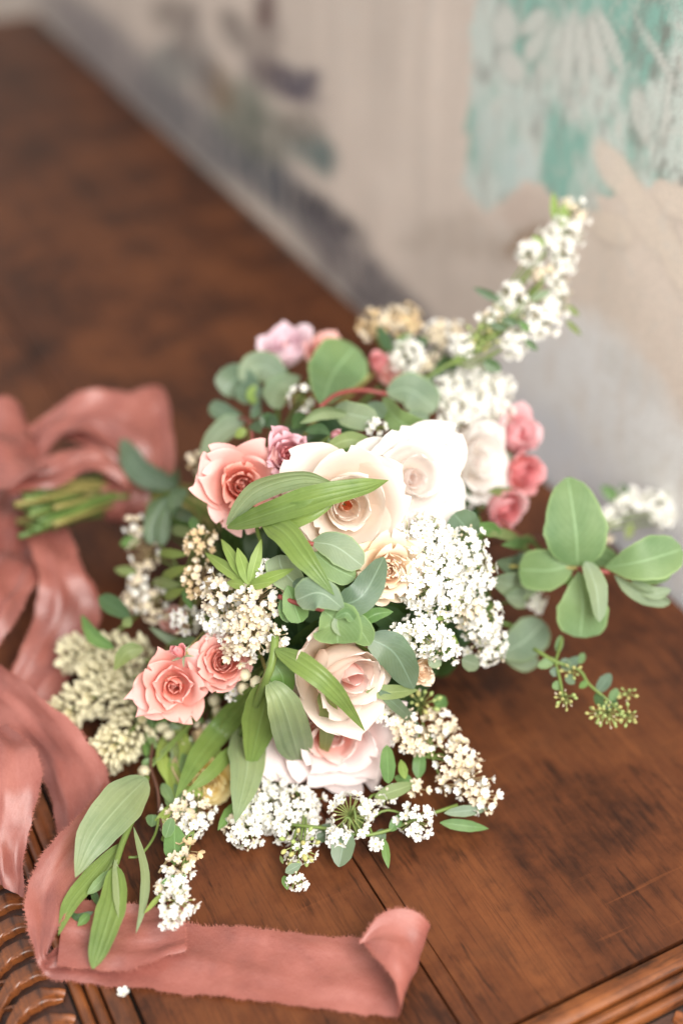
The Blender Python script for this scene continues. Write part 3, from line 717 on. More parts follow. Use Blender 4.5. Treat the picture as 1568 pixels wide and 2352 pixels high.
G_ROSE = 'roses in the bouquet'
rose('open pink rose with a coral heart at the upper left, crossed by ribbed leaves', (556, 1114, 3.2), 103, ('pink_in', 'pink_out', .62), .10, -.02, OPEN, G_ROSE, seed=6, spin=.4, ruff=.07, tip=.015)
rose('half-open dusty pink rose tucked behind the open pink rose, close to its right side', (663, 1044, 2.6), 74, ('deep_in', 'dusty_out', .5), .2, .12, CUP, G_ROSE, seed=5, ruff=.07)
rose('big cream rose with a small orange heart, in the middle of the bouquet', (800, 1162, 2.0), 128, ('cream_in', 'cream_out', .12), .14, -.05, LOOSE, G_ROSE, seed=8, spin=1.2, ruff=.04)
rose('large white blush rose with rounded petals, right of the orange hearted cream rose', (955, 1098, .8), 118, ('white_in', 'white_out', .25), .42, .0, LOOSE, G_ROSE, seed=12, ruff=.035)
rose('white rose turned to the right, farthest right of the three big pale roses', (1104, 1062, .2), 96, ('white_in', 'white_out', .1), .9, .0, LOOSE, G_ROSE, seed=14, ruff=.035)
rose('ruffled peach rose half hidden between the dark green leaf and the white flower clusters', (892, 1312, .9), 78, ('peach_in', 'peach_out', .6), .35, 0, FULL, G_ROSE, seed=17, ruff=.08)
rose('pale peach rose seen from the side with broad smooth petals, below the round green leaves', (795, 1545, .8), 168, ('blush_in', 'peachy_out', .15), .62, -.42, SIDE, G_ROSE, seed=21, spin=.7, ruff=.03)
rose('full blush rose with coral flecked petals low in the bouquet, behind the long drooping leaves', (768, 1700, .6), 128, ('blush_in', 'blush_out', .6), .1, -.55, LOOSE, G_ROSE, seed=25, ruff=.07)
rose('pink spray rose with a ruffled coral heart at the lower left of the bouquet', z(398, 1578, 9.0), 84, ('pink_in', 'coral_out', .5), -.05, -.25, OPEN, G_ROSE, seed=29, spin=2.0, ruff=.075, tip=.015)
rose('small round pink rose with swirled centre beside the tight bud at lower left', z(512, 1522, 10.2), 62, ('pink_in', 'coral_out', .55), 0, .08, FULL[1:], G_ROSE, seed=31, ruff=.045)
rose('yellow rose mostly hidden behind the long leaves at the lower left', (480, 1800, .3), 50, ('yellow', 'yellow', .5), .1, -.3, FULL, G_ROSE, seed=33)
rose('small peach rose peeping out under the white clusters at the right edge of the bouquet', (972, 1545, -.4), 40, ('peach_in', 'peach_out', .3), .5, -.4, CUP, G_ROSE, seed=36)
rose('beige pink rose half buried behind the straw coloured flower clusters', (402, 1425, -1.0), 44, ('pink_in', 'pink_out', .2), -.2, 0, CUP, G_ROSE, seed=38)
rose('peach pink rose in shade behind the upright round leaf at the top of the bouquet', (895, 862, -1.5), 40, ('pink_in', 'pink_out', .2), .1, .4, CUP, G_ROSE, seed=39)
G_BUD = 'rosebuds in the bouquet'
kw = dict(group=G_BUD, name='rosebud', cat='rosebud', flat=1.0)
rose('tight coral pink rosebud with long green sepals, above the two pink spray roses', z(412, 1500, 11.4), 36, ('deep_in', 'deep_out', .3), -.55, .35, TIGHT, seed=41, sepals=5, ruff=.01, **kw)
rose('pale pink rosebud at the top left of the bouquet against the dark wood', (656, 795, -.4), 74, ('pink_out', 'lilac_out', .2), -.25, .85, CUP, seed=43, ruff=.03, **kw)
rose('salmon rosebud beside the pale pink one at the top of the bouquet', (744, 798, -.8), 56, ('deep_in', 'pink_out', .3), .15, .9, CUP, seed=45, ruff=.03, **kw)
rose('little pink rosebud right of the upright round leaf', (872, 836, -.4), 44, ('deep_in', 'deep_out', .3), .3, .6, BUDR, seed=47, ruff=.02, **kw)
rose('hot pink rosebud with pale streaks at the right side of the bouquet, topmost of three', (1194, 998, .4), 74, ('deep_in', 'streak_out', .4), .8, .2, CUP, seed=49, sepals=5, ruff=.02, **kw)
rose('coral rosebud at the right side of the bouquet, between two others', (1204, 1088, .4), 66, ('deep_in', 'deep_out', .6), .8, -.15, CUP, seed=51, sepals=5, ruff=.02, **kw)
rose('pink and lilac rosebud above the blue-green leaf on the right, lowest of three', (1164, 1172, .5), 66, ('deep_in', 'streak_out', .6), .6, -.5, CUP, seed=53, sepals=5, ruff=.02, **kw)
rose('narrow deep pink bud in shade between the dusty pink rose and white roses', (768, 1000, .3), 26, ('deep_in', 'dusty_out', .5), .8, .2, TIGHT, seed=55, sepals=4, ruff=.02, **kw)
rose('closed green rosebud with curling sepals in front of the blush rose', (818, 1672, 2.0), 22, ('deep_in', 'deep_out', .3), -.2, -.7, TIGHT, seed=57, sepals=6, ruff=.01, **kw)

# ------------------------------------------------------------------ white flower clusters
def floret_mesh(name, pm, open_=1.0, seed=0):
    r = random.Random(seed); V, Fc, MI = [], [], []
    for k in range(5):
        th = 2 * math.pi * k / 5 + r.uniform(-.1, .1); o = len(V); e = np.array([math.cos(th), math.sin(th), 0]); s = np.array([-math.sin(th), math.cos(th), 0])
        for i, (d, hw, h) in enumerate(((.10, .10, 0), (.42, .30, .05), (.78, .34, .12), (1.0, .16, .22))):
            hh = h + (1 - open_) * d * 1.1; dd = d * (1 - (1 - open_) * .45)
            for j in (-1, 0, 1):
                p = e * dd + s * hw * j; V.append((p[0], p[1], hh + abs(j) * .09 * (1 if i else 0) + r.uniform(-.02, .02)))
        for f in gridfaces(4, 3): Fc.append(tuple(o + x for x in f)); MI.append(0)
    o = len(V)
    V += [(math.cos(a) * .2, math.sin(a) * .2, .06) for a in np.linspace(0, 2 * math.pi, 7)[:-1]] + [(0, 0, .20)]
    for k in range(6): Fc.append((o + k, o + (k + 1) % 6, o + 6)); MI.append(1)
    return mesh(name, V, Fc, [pm, M_FEYE], mi=MI)
def budlet(name, mat, seed=0):
    V = []; n, m = 6, 7
    for i in range(n):
        t = i / (n - 1); rr = .42 * math.sin(math.pi * (.10 + .86 * t)) ** .7
        for j in range(m): V.append((math.cos(2 * math.pi * j / m) * rr, math.sin(2 * math.pi * j / m) * rr, t * 1.15))
    return mesh(name, V, gridfaces(n, m, True) + [tuple(range(n * m - m, n * m))], mat)
FLO = {'b': [budlet('floret_bud', M_FC)], 'w': [floret_mesh('floret_white', M_FW, .95, 1), floret_mesh('floret_white', M_FW, .75, 2), floret_mesh('floret_white', M_FW, 1.05, 3)],
       'c': [floret_mesh('floret_cream', M_FC, .7, 4), floret_mesh('floret_cream', M_FC, .9, 5), floret_mesh('floret_white', M_FW, .6, 6)],
       't': [floret_mesh('floret_tan', M_FT, .6, 7), floret_mesh('floret_tan', M_FC, .5, 8), floret_mesh('floret_tan', M_FT, .85, 9)],
       'g': [budlet('bud_green', M_BUDG), budlet('bud_green', M_BUDY)]}
def cluster(parent, cen, rpx, kind='w', tx=0., ty=0., size=.0038, dens=1.0, cap=1.25, seed=0, ring=False, drop=.0):
    """a domed umbel: thin stalks (the part) carrying florets (sub-parts)"""
    c = pt(cen); rad = rpx * depth_of(c) / F; rr = random.Random(seed); ax = facing(c, tx, ty)
    n = max(6, int(dens * (2 * math.pi * rad * rad * (1 - math.cos(cap))) / (size * size * 1.9)))
    root = c - ax * rad * 1.05; x = nrm(np.cross(ax, [.3, .1, 1])); y = np.cross(ax, x); paths, spots = [], []
    for i in range(n):
        f = (i + .5) / n
        if ring: f = .55 + .45 * f
        ph = math.acos(1 - f * (1 - math.cos(cap))); th = i * 2.39996 + rr.uniform(-.15, .15)
        d = ax * math.cos(ph) + (x * math.cos(th) + y * math.sin(th)) * math.sin(ph); rad_ = rad * rr.uniform(.74, 1.12)
        e = c - ax * rad * .55 + d * rad_ * np.array([1, 1, 1]) * .98
        if e[2] < .004: e[2] = .004 + rr.random() * .003
        spots.append((e, nrm(d + np.array([rr.uniform(-.35, .35) for _ in range(3)])))); paths.append([root, root + (e - root) * .55 + ax * rad * .06, e - d * size * .05])
    V, Fc = [], []
    for p in paths:
        v, f = tube_data(crom(p, 4), .00042, .0003, 3, len(V)); V += v; Fc += f
    st = world_obj('flower_cluster', V, Fc, M_PED if kind in 'wg' else M_PEDB, parent)
    o0 = np.array(chain(st))
    for e, d in spots:
        bd = rr.random() < .14
        o = bpy.data.objects.new('floret', FLO['b'][0] if bd else rr.choice(FLO[kind])); o.location = Vector(e - o0); s = size * (rr.uniform(.40, .62) if bd else rr.uniform(.74, 1.18))
        o.rotation_euler = (Vector(d).to_track_quat('Z', 'Y') @ Quaternion((0, 0, 1), rr.uniform(0, 6))).to_euler(); o.scale = (s, s, s)
        link(o, st)
    return st
G_SP = 'spirea sprigs in the bouquet'
def spirea(label, clusters, root, leaves=(), path=None, seed=0, smat=None, small=(), core=True):
    """clusters: (x,y[,lift] spec, radius px, kind, tilt x, tilt y)"""
    b = pt(root); t = thing('spirea_sprig', label, 'flower sprig', b, G_SP)
    for i, cl_ in enumerate(clusters):
        c, rp, kd = cl_[:3]; tx, ty = (cl_[3], cl_[4]) if len(cl_) > 4 else (rng.uniform(-.25, .25), rng.uniform(-.2, .3))
        o = cl_[5] if len(cl_) > 5 else {}
        cluster(t, c, rp, kd, tx, ty, seed=seed * 37 + i, **o)
        q = pt(c); mid = (b + q) / 2 + (BC - (b + q) / 2) * .06
        v, f = tube_data(crom([b, mid, q - facing(q, tx, ty) * rp * depth_of(q) / F], 10), .0011, .0007, 6); world_obj('stem', v, f, smat or M_STEM, t)
    for lf in leaves:
        leaf(t, *lf[:3], **(lf[3] if len(lf) > 3 else {}))
    if core and seed % 2: handle_stem(t, b, .0016, M_STEMB if seed % 3 == 0 else None, seed)
    return t
d_ = lambda x, y, dp: ('d', x, y, dp)
# upper right wand reaching up in front of the wall
wand = [d_(1310, 478, .985), d_(1290, 545, .985), d_(1255, 630, .98), d_(1200, 700, .97), d_(1130, 770, .97), d_(1040, 830, .96)]
t = spirea('long white flowering wand rising at the upper right in front of the painted wall',
  [(d_(1318, 488, .99), 34, 'c'), (d_(1300, 532, .985), 43, 'w'), (d_(1262, 545, .985), 32, 'w'), (d_(1212, 582, .98), 32, 'w'), (d_(1290, 590, .98), 38, 'w'), (d_(1245, 635, .98), 32, 'c'), (d_(1285, 640, .97), 28, 'w'),
   (d_(1180, 690, .97), 41, 'w'), (d_(1278, 690, .97), 39, 'w'), (d_(1243, 742, .96), 44, 'w'), (d_(1130, 735, .97), 32, 'c'), (d_(1180, 790, .96), 39, 'w'), (d_(1105, 775, .96), 34, 'g'), (d_(1225, 700, .985), 24, 'c'), (d_(1060, 790, .96), 28, 'w')], wand[-1],
  [([d_(1275, 510, .985), d_(1270, 440, .985)], 20, 'lime', dict(prof='lance')), ([d_(1290, 520, .98), d_(1296, 462, .98)], 22, 'lime', dict(prof='lance')), ([d_(1150, 690, .97), d_(1086, 660, .97)], 20, 'dark', dict(prof='lance')), ([d_(1250, 565, .98), d_(1222, 540, .98)], 18, 'lime', dict(prof='lance')),
   ([d_(1205, 780, .95), d_(1235, 805, .95)], 18, 'dark', dict(prof='lance')), ([d_(1110, 830, .95), d_(1150, 850, .95)], 30, 'dark', dict()), ([d_(1190, 745, .955), d_(1150, 730, .955)], 20, 'dark', dict(prof='lance')), ([d_(1215, 760, .95), d_(1190, 735, .95)], 18, 'mid', dict(prof='lance')),
   ([d_(1165, 755, .955), d_(1120, 742, .955)], 16, 'dark', dict(prof='lance')), ([d_(1300, 700, .97), d_(1330, 725, .975)], 16, 'olive', dict(prof='lance')), ([d_(1300, 735, .97), d_(1335, 770, .98)], 14, 'olive', dict(prof='lance')), ([d_(1262, 668, .96), d_(1215, 690, .965)], 20, 'sage', dict(prof='lance'))], seed=1)
stem(t, wand, .0013, .002, M_STEM)
spirea('straw coloured blurred flower heads at the very top of the bouquet', [((930, 735, -1), 42, 't', 0, .5), ((855, 742, -1.5), 36, 't', 0, .5), ((1010, 765, -.5), 40, 'c', .1, .5), ((900, 725, -1), 28, 'c', 0, .6), ((1050, 760, -.5), 30, 'c', .2, .5)], (960, 880, -3),
  [([(900, 810), (868, 750)], 28, 'dark'), ([(945, 800), (985, 775)], 30, 'dark', dict(prof='lance')), ([(905, 800), (945, 765)], 26, 'mid', dict(prof='lance'))], seed=2)
spirea('white flower cluster right of the pink bud near the top of the bouquet', [((940, 815, 0), 46, 'w', .1, .4), ((985, 835, -.4), 30, 'c', .1, .4), ((905, 832, -.8), 26, 'w')], (960, 900, -3),
  [([(985, 875, .3), (1045, 825, .5)], 46, 'dark', dict(prof='round', arch=.1)), ([(1090, 845, .2), (1130, 850, .4)], 38, 'dark')], seed=4)
spirea('dense dome of white flowers above the big white roses', [((1090, 868, .8), 56, 'w', .25, .35), ((1030, 895, 1.0), 44, 'w', 0, .3), ((1110, 925, 1.0), 58, 'w', .25, .1), ((1050, 950, 1.4), 48, 'w', .1, .1), ((1150, 890, .2), 38, 'w', .5, .2), ((1150, 945, .5), 40, 'w', .5, 0)], (1080, 960, -3),
  [([(1040, 985, 1.2), (1020, 970, 1.6)], 18, 'lime', dict(prof='lance'))], seed=5)
spirea('open spray of white buds on yellow-green stalks beside the upright round leaf', [((688, 915, .6), 34, 'w', -.3, -.2, dict(ring=True, dens=.6)), ((722, 890, .2), 24, 'g', -.2, .2), ((862, 980, .9), 22, 'w', .2, 0, dict(dens=.7)), ((1010, 985, 1.6), 16, 'w', 0, 0, dict(dens=.7))], (760, 940, -2), seed=6)
spirea('largest mass of white flower domes at the right centre, just below the white roses', [((985, 1225, 1.2), 56, 'w'), ((1062, 1262, 1.0), 62, 'w', .2, .1), ((1010, 1300, 1.5), 58, 'w', .1, 0), ((960, 1350, 1.8), 60, 'w', 0, -.1), ((1092, 1322, .9), 52, 'w', .3, -.1), ((1025, 1375, 1.5), 58, 'w', .1, -.2), ((940, 1285, 1.4), 34, 'w'), ((930, 1215, 1.2), 30, 'w')], (1010, 1310, -3),
  [([(1000, 1425, 1.2), (1050, 1400, 1.4)], 14, 'lime', dict(prof='lance'))], seed=7)
spirea('white flower domes hanging at the right edge over the table, under the larger mass', [((1112, 1432, .6), 58, 'w', .4, -.2), ((968, 1462, 1.2), 58, 'w', .05, -.2), ((1015, 1490, .9), 46, 'w', .1, -.35), ((1122, 1488, .3), 50, 'w', .4, -.35), ((1232, 1378, -.5), 26, 'w', .5, 0), ((1065, 1400, .4), 40, 'c', .3, -.2), ((920, 1455, 1.2), 28, 'w')], (1040, 1420, -3),
  [([(1045, 1500, .8), (1040, 1455, 1.0)], 20, 'lime', dict(prof='lance')), ([(1060, 1515, .3), (1100, 1530, .3)], 40, 'sage', dict()), ([(1010, 1510, .5), (985, 1530, .4)], 34, 'sage', dict())], seed=8)
spirea('white flower sprig blurred at the far right edge behind the broad green leaves', [(d_(1440, 1150, 1.03), 36, 'w'), (d_(1500, 1160, 1.03), 38, 'w'), (d_(1552, 1165, 1.03), 34, 'w'), (d_(1400, 1190, 1.02), 28, 'w'), (d_(1520, 1195, 1.03), 22, 'w'), (d_(1385, 1230, 1.01), 16, 'c')], d_(1360, 1225, 1.0),
  [([d_(1420, 1150, 1.03), d_(1380, 1115, 1.03)], 30, 'mid', dict(prof='lance')), ([d_(1440, 1140, 1.03), d_(1425, 1110, 1.03)], 22, 'dark', dict(prof='lance')), ([d_(1530, 1165, 1.03), d_(1528, 1130, 1.03)], 20, 'olive', dict(prof='lance')), ([d_(1450, 1200, 1.02), d_(1440, 1240, 1.02)], 22, 'olive', dict(prof='lance'))], seed=9)
SMALL = dict(prof='lance', arch=.06)
spirea('creamy flower sprig with seed stalks at the left edge of the bouquet', [((330, 1268, -.2), 40, 'c', -.4, .2, dict(ring=True, dens=.8)), ((318, 1345, -.2), 34, 'c', -.5, 0), ((352, 1395, .4), 40, 'c', -.3, 0), ((312, 1210, -.6), 24, 'c'), ((428, 1425, 1.2), 36, 'w', -.1, 0), ((450, 1062, -.5), 22, 't'), ((300, 1385, -.6), 26, 'c')], (420, 1340, -3),
  [([(431, 1274, 1.8), (365, 1270, 1.4)], 22, 'lime', SMALL), ([(430, 1300, 1.8), (372, 1327, 1.6)], 24, 'lime', SMALL), ([(415, 1345, 1.2), (350, 1335, .9)], 26, 'olive', SMALL), ([(425, 1352, 2.2), (377, 1373, 2.2)], 22, 'lime', SMALL), ([(315, 1315, 0), (262, 1308, -.3)], 24, 'olive', SMALL), ([(440, 1400, 2), (418, 1350, 2)], 18, 'mid', SMALL)], seed=10)
spirea('straw and white flower heads with a tuft of narrow lime leaves in the left centre', [((458, 1245, 2.0), 42, 't', -.1, .2), ((512, 1370, 3.2), 62, 'c', -.1, .1), ((592, 1375, 3.4), 62, 'c', .1, .1), ((575, 1452, 3.6), 66, 'c', .05, -.15), ((500, 1425, 3.0), 52, 'w', -.15, -.1), ((610, 1312, 3.0), 36, 'w', .1, .2), ((632, 1465, 3.0), 34, 'c'), ((455, 1330, 2.4), 40, 't'), ((545, 1490, 3.2), 40, 'c')], (540, 1390, -3),
  [([(572, 1345, 4.4), (471, 1270, 4.2)], 28, 'lime', SMALL), ([(572, 1345, 4.5), (508, 1238, 4.2)], 28, 'lime', SMALL), ([(572, 1345, 4.6), (545, 1258, 5.0)], 30, 'lime', SMALL), ([(572, 1345, 4.5), (600, 1238, 4.4)], 28, 'lime', SMALL), ([(572, 1345, 4.6), (676, 1306, 4.6)], 28, 'lime', SMALL), ([(572, 1345, 4.6), (632, 1335, 5.0)], 26, 'lime', SMALL), ([(572, 1345, 4.5), (520, 1338, 4.6)], 24, 'lime', SMALL),
   ([(452, 1225, 2), (440, 1186, 2)], 24, 'mid', SMALL), ([(660, 1430, 3.2), (660, 1360, 3)], 44, 'fresh', dict(ruffle=.3))], seed=11)
spirea('white flower domes low in front, below the pale drooping leaves', [((600, 1868, .6), 62, 'w', -.1, -.3), ((562, 1918, .4), 44, 'w', -.2, -.4), ((692, 1858, .5), 56, 'w', .1, -.3), ((622, 1798, .6), 48, 'w', 0, -.1), ((655, 1905, .2), 44, 'w', 0, -.4), ((532, 1895, .2), 26, 'c', -.3, -.2), ((720, 1905, .2), 36, 'w')], (640, 1820, -3),
  [([(542, 1845, 1), (500, 1908, .7)], 28, 'mid', SMALL)], seed=13)
spirea('trailing white sprig hanging lowest in the front middle of the bouquet', [(z(690, 1948, 2.2), 42, 'g', 0, -.3, dict(dens=.8)), (z(702, 1962, 2.0), 26, 'w', .2, -.4), (z(682, 2028, 1.5), 26, 'w', .1, -.5, dict(size=.003)), (z(665, 1975, 1.5), 12, 'w')], (690, 1890, -.6),
  [([z(655, 2005, 1.6), z(692, 1985, 1.8)], 24, 'sage', SMALL), ([z(652, 2012, 1.4), z(660, 2045, 1.2)], 18, 'mid', SMALL), ([z(650, 1985, 1.4), z(643, 1965, 1.4)], 8, 'olive', SMALL)], seed=15, core=False)
t = spirea('open white umbels with visible green stalks trailing along the table front', [(z(808, 1872, 3.2), 54, 'w', .1, 0, dict(ring=True, dens=.75, cap=1.35)), (z(845, 1860, 3.0), 26, 'w'), (z(775, 1925, 2.2), 28, 'w', 0, -.3), (z(885, 1830, 2.8), 26, 'w'), (z(958, 1892, 2.4), 48, 'w', .1, -.2, dict(dens=.8)), (z(865, 1940, 1.8), 12, 'w')], z(820, 1915, 1.6),
  [([z(795, 1905, 2.2), z(778, 1992, 1.2)], 56, 'blue', dict(prof='ov', arch=.08)), ([z(770, 1900, 1.6), z(725, 1928, 1.2)], 40, 'dark', {}), ([z(880, 1925, 1.6), z(892, 1996, .8)], 20, 'mid', SMALL), ([z(880, 1905, 1.6), z(862, 1945, 1.2)], 28, 'blue', SMALL), ([z(895, 1910, 1.8), z(925, 1868, 2.4)], 26, 'mid', SMALL), ([z(860, 1832, 3), z(955, 1800, 3.2)], 34, 'olive', SMALL)], seed=16, core=False)
stem(t, [z(670, 1895, 2), z(760, 1905, 2), z(830, 1920, 1.8), z(900, 1905, 1.8), z(960, 1880, 2), z(1050, 1850, 2)], .0012)
spirea('creamy white flower spike reaching to the right over the bare table at the lower right', [(z(1050, 1742, 4.2), 50, 'c', .3, 0), (z(1082, 1795, 3.4), 50, 'c', .3, -.1), (z(1112, 1836, 2.4), 36, 'c', .3, -.2), (z(1010, 1662, 5.0), 38, 'c', .3, .1), (z(972, 1612, 6.0), 34, 'g', .2, .2), (z(940, 1700, 5.5), 38, 'c'), (z(975, 1708, 5), 34, 'c'), (z(1022, 1800, 3.0), 26, 'c'), (z(960, 1812, 3), 22, 'c'), (z(925, 1650, 6.5), 34, 'c'), (z(1030, 1690, 4.6), 28, 'c'), (z(890, 1645, 7), 24, 'w')], z(990, 1740, 3.2),
  [([z(1020, 1868, 2), z(1122, 1858, 1.6)], 26, 'sage', SMALL), ([z(1010, 1890, 1.6), z(1122, 1904, 1.0)], 28, 'mid', SMALL), ([z(892, 1800, 4), z(888, 1712, 5)], 36, 'mid', dict(prof='ov')), ([z(960, 1790, 3), z(965, 1720, 4)], 32, 'mid', SMALL), ([z(1000, 1625, 5), z(1022, 1600, 5)], 36, 'mid', SMALL), ([z(950, 1800, 3), z(905, 1785, 3)], 30, 'mid', SMALL), ([z(930, 1790, 3.6), z(920, 1745, 4)], 22, 'lime', SMALL)], seed=18)
spirea('white and cream flower head beside the big oval leaf at the lower left', [((442, 1862, 1.4), 50, 'c', -.1, -.2), ((400, 1885, 1.0), 36, 'c', -.2, -.2), ((440, 1905, .8), 34, 'w', 0, -.4), ((470, 1690, 1.2), 28, 't'), ((500, 1665, 1.0), 30, 'w'), ((430, 1720, 1.0), 22, 'c'), ((455, 1770, .8), 28, 't'), ((540, 1590, 1.2), 20, 'w')], (450, 1770, -2),
  [([(400, 1800, 1.4), (432, 1870, 1.6)], 20, 'fresh', SMALL), ([(420, 1810, 1.6), (468, 1828, 1.8)], 22, 'lime', SMALL), ([(380, 1820, 1.0), (412, 1880, 1.2)], 24, 'fresh', SMALL), ([(395, 1870, 1.4), (450, 1858, 1.6)], 20, 'fresh', SMALL)], seed=19)
spirea('white flower tassel hanging lowest at the lower left over the ribbon end', [(z(408, 2082, 3.0), 42, 'w', .05, -.3), (z(402, 2040, 3.2), 32, 'w'), (z(395, 2112, 2.6), 28, 'w', 0, -.5), (z(412, 1985, 3.4), 34, 'c'), (z(432, 1955, 3.4), 24, 't'), (z(372, 2042, 3), 14, 'c')], z(400, 1960, 3.0),
  [([z(402, 1985, 3.2), z(400, 1895, 4)], 52, 'mid', dict(prof='ov')), ([z(370, 2030, 3.4), z(430, 2012, 3.4)], 22, 'mid', SMALL), ([z(375, 2050, 3), z(330, 2100, 2)], 12, 'lime', SMALL), ([z(380, 1925, 4), z(395, 1880, 4.2)], 30, 'fresh', {})], seed=21, core=False)

# cream bell spikes at the lower left
def spike(parent, pts, r0, r1, mat, cnt, size, seed=0):
    rr = random.Random(seed); p = crom([pt(q) for q in pts], 30); v, f = tube_data(p, .0016, .0008, 6)
    st = world_obj('flower_spike', v, f, M_STEM, parent); o0 = np.array(chain(st)); Tn = np.gradient(p, axis=0)
    me = [budlet('bell', mat), floret_mesh('bell', mat, .15, 3), floret_mesh('bell', mat, .35, 4), floret_mesh('bell', mat, .6, 5)]
    for i in range(cnt):
        s = i / cnt; k = int(s * 29); ax = nrm(Tn[k]); x = nrm(np.cross(ax, [.2, .3, 1])); y = np.cross(ax, x); th = i * 2.4
        d = nrm(x * math.cos(th) + y * math.sin(th) + ax * .55); e = p[k] + d * (r0 + (r1 - r0) * s) * rr.uniform(.75, 1.1)
        e[2] = max(e[2], .004)
        o = bpy.data.objects.new('bell', me[0] if rr.random() < .7 else rr.choice(me[1:])); o.location = Vector(e - o0); g = size * rr.uniform(.8, 1.2); o.scale = (g * .95, g * .95, g * 1.4)
        o.rotation_euler = (Vector(nrm(d + np.array([rr.uniform(-.3, .3) for _ in range(3)]))).to_track_quat('Z', 'Y') @ Quaternion((0, 0, 1), rr.uniform(0, 6))).to_euler(); link(o, st)
t = sprig('lilac_spray', 'ivory flower spike with crowded little bells at the left edge over the ribbon', 'flower spray', (330, 1580, -2))
spike(t, [z(345, 1520, 3.5), z(240, 1500, 3.0), z(150, 1505, 2.5)], .014, .007, M_BUD, 130, .0050, 1)
spike(t, [z(330, 1600, 3.0), z(220, 1600, 2.3), z(122, 1655, 1.7)], .016, .006, M_BUD, 150, .0050, 2)
spike(t, [z(340, 1640, 2.5), z(290, 1690, 2.0), z(245, 1730, 1.5)], .014, .008, M_BUD, 105, .0050, 3)
spike(t, [z(330, 1560, 3.5), z(260, 1550, 3.0), z(200, 1560, 2.5)], .014, .007, M_BUD, 100, .0050, 4)
handle_stem(t, pt((330, 1580, -2)), .0018, None, 5)
t = sprig('lilac_spray', 'scattered ivory buds tucked round the pink spray roses', 'flower spray', (480, 1620, -1.5))
for i, (x, y, lf) in enumerate(((310, 1560, .8), (490, 1605, 1.2), (562, 1590, 1.4), (590, 1560, 1.6), (322, 1788, .8), (330, 1770, .8), (560, 1545, 1.4), (385, 1672, .8), (395, 1690, .8), (505, 1640, 1.0))):
    b = pt((x, y, lf)); o = obj('bud', budlet('ivory_bud', M_BUD), t, b - np.array(chain(t))); g = .0105; o.scale = (g, g, g * (1.5 if i in (4, 5) else 1.0))
    o.rotation_euler = Vector(nrm(facing(b, rng.uniform(-1, .2), rng.uniform(-.8, .6)))).to_track_quat('Z', 'Y').to_euler()
    stem(t, [b, b + (BC - b) * .15, pt((480, 1620, -1.5))], .0010)

# ------------------------------------------------------------------ leaf sprigs
G_LF = 'leaf sprigs in the bouquet'
def leafy(label, base, leaves, stems=(), seed=0, core=True, name='leaf_sprig', cat='leaf sprig', smat=None):
    b = pt(base); t = thing(name, label, cat, b, G_LF)
    for l in leaves: leaf(t, *l[:3], **(l[3] if len(l) > 3 else {}))
    for s in stems: stem(t, s[0], s[1] if len(s) > 1 else .0014, mat=s[2] if len(s) > 2 else smat)
    if core: handle_stem(t, b, .0017, smat, seed)
    return t
D = dict
leafy('upright round pale green leaf on a curved red stem, at the top of the bouquet', (740, 940, .5),
  [([(738, 932, 2.2), (765, 860, 2.6), (815, 795, 2.0)], 136, 'fresh', D(prof='round', fold=.10, arch=.04, curl=-.08)),
   ([(770, 935, 1.4), (800, 950, 1.6), (868, 965, 1.6)], 66, 'sage', D(prof='round', roll=-15)), ([(800, 950, 1.5), (740, 945, 2.0), (688, 972, 1.6)], 40, 'lilypale', D(prof='lance', fold=.35, roll=35)),
   ([(845, 925, .6), (880, 960, .6)], 50, 'blue', D(prof='round'))],
  [([(735, 934, 2.2), (775, 905, 2.6), (830, 896, 2.8), (888, 905, 2.8)], .0017, M_STEMR)], seed=60)
leafy('pair of rounded grey-green leaves at the end of the curved red stem', (888, 905, 2.6),
  [([(885, 902, 3.0), (940, 895, 3.4), (1002, 940, 3.0)], 88, 'sage', D(prof='round', fold=.08)), ([(880, 912, 2.4), (915, 965, 2.6), (985, 992, 2.2)], 62, 'fresh', D(prof='round', fold=.2, roll=-20)), ([(930, 960, 2.5), (985, 960, 2.5)], 40, 'sage', D(prof='ov'))], seed=61, core=False)
leafy('grey-green folded leaves at the top left of the bouquet, under the pale pink bud', (640, 900, -.6),
  [([(655, 872, .8), (600, 840, .8), (548, 868, .2)], 72, 'sage', D(prof='ov', fold=.05)), ([(600, 900, .2), (545, 870, -.3), (512, 905, -.8)], 78, 'blue', D(prof='round')), ([(690, 865, .6), (640, 890, .8), (622, 935, .8)], 64, 'sage', D(prof='round', roll=15)),
   ([(605, 895, .4), (570, 905, .4), (540, 890, .2)], 50, 'blue', D(prof='ov')), ([(590, 930, .8), (575, 905, 1.0), (592, 880, 1.0)], 20, 'lime', SMALL), ([(575, 955, 1), (600, 920, 1)], 18, 'blue', SMALL)], seed=62)
leafy('small grey-green leaves on a thin pinkish stem beside the open pink rose', (575, 975, .8),
  [([(562, 962, 1.6), (520, 950, 1.6), (482, 930, 1.2)], 46, 'blue', D(prof='round', fold=.2)), ([(560, 966, 1.8), (515, 985, 1.8), (462, 1042, 1.2)], 54, 'sage', D(prof='ov', fold=.12)), ([(565, 985, 1.6), (540, 1005, 1.6)], 24, 'lime', SMALL), ([(575, 960, 1.6), (600, 940, 1.6)], 20, 'blue', SMALL), ([(580, 970, 1.5), (600, 995, 1.5)], 30, 'dark', SMALL)],
  [([(575, 975, .8), (568, 965, 1.8), (545, 958, 1.6)], .0012, M_STEMR), ([(575, 975, .8), (578, 995, 1.6), (580, 1020, 1.0)], .0013, M_STEMR)], seed=63)
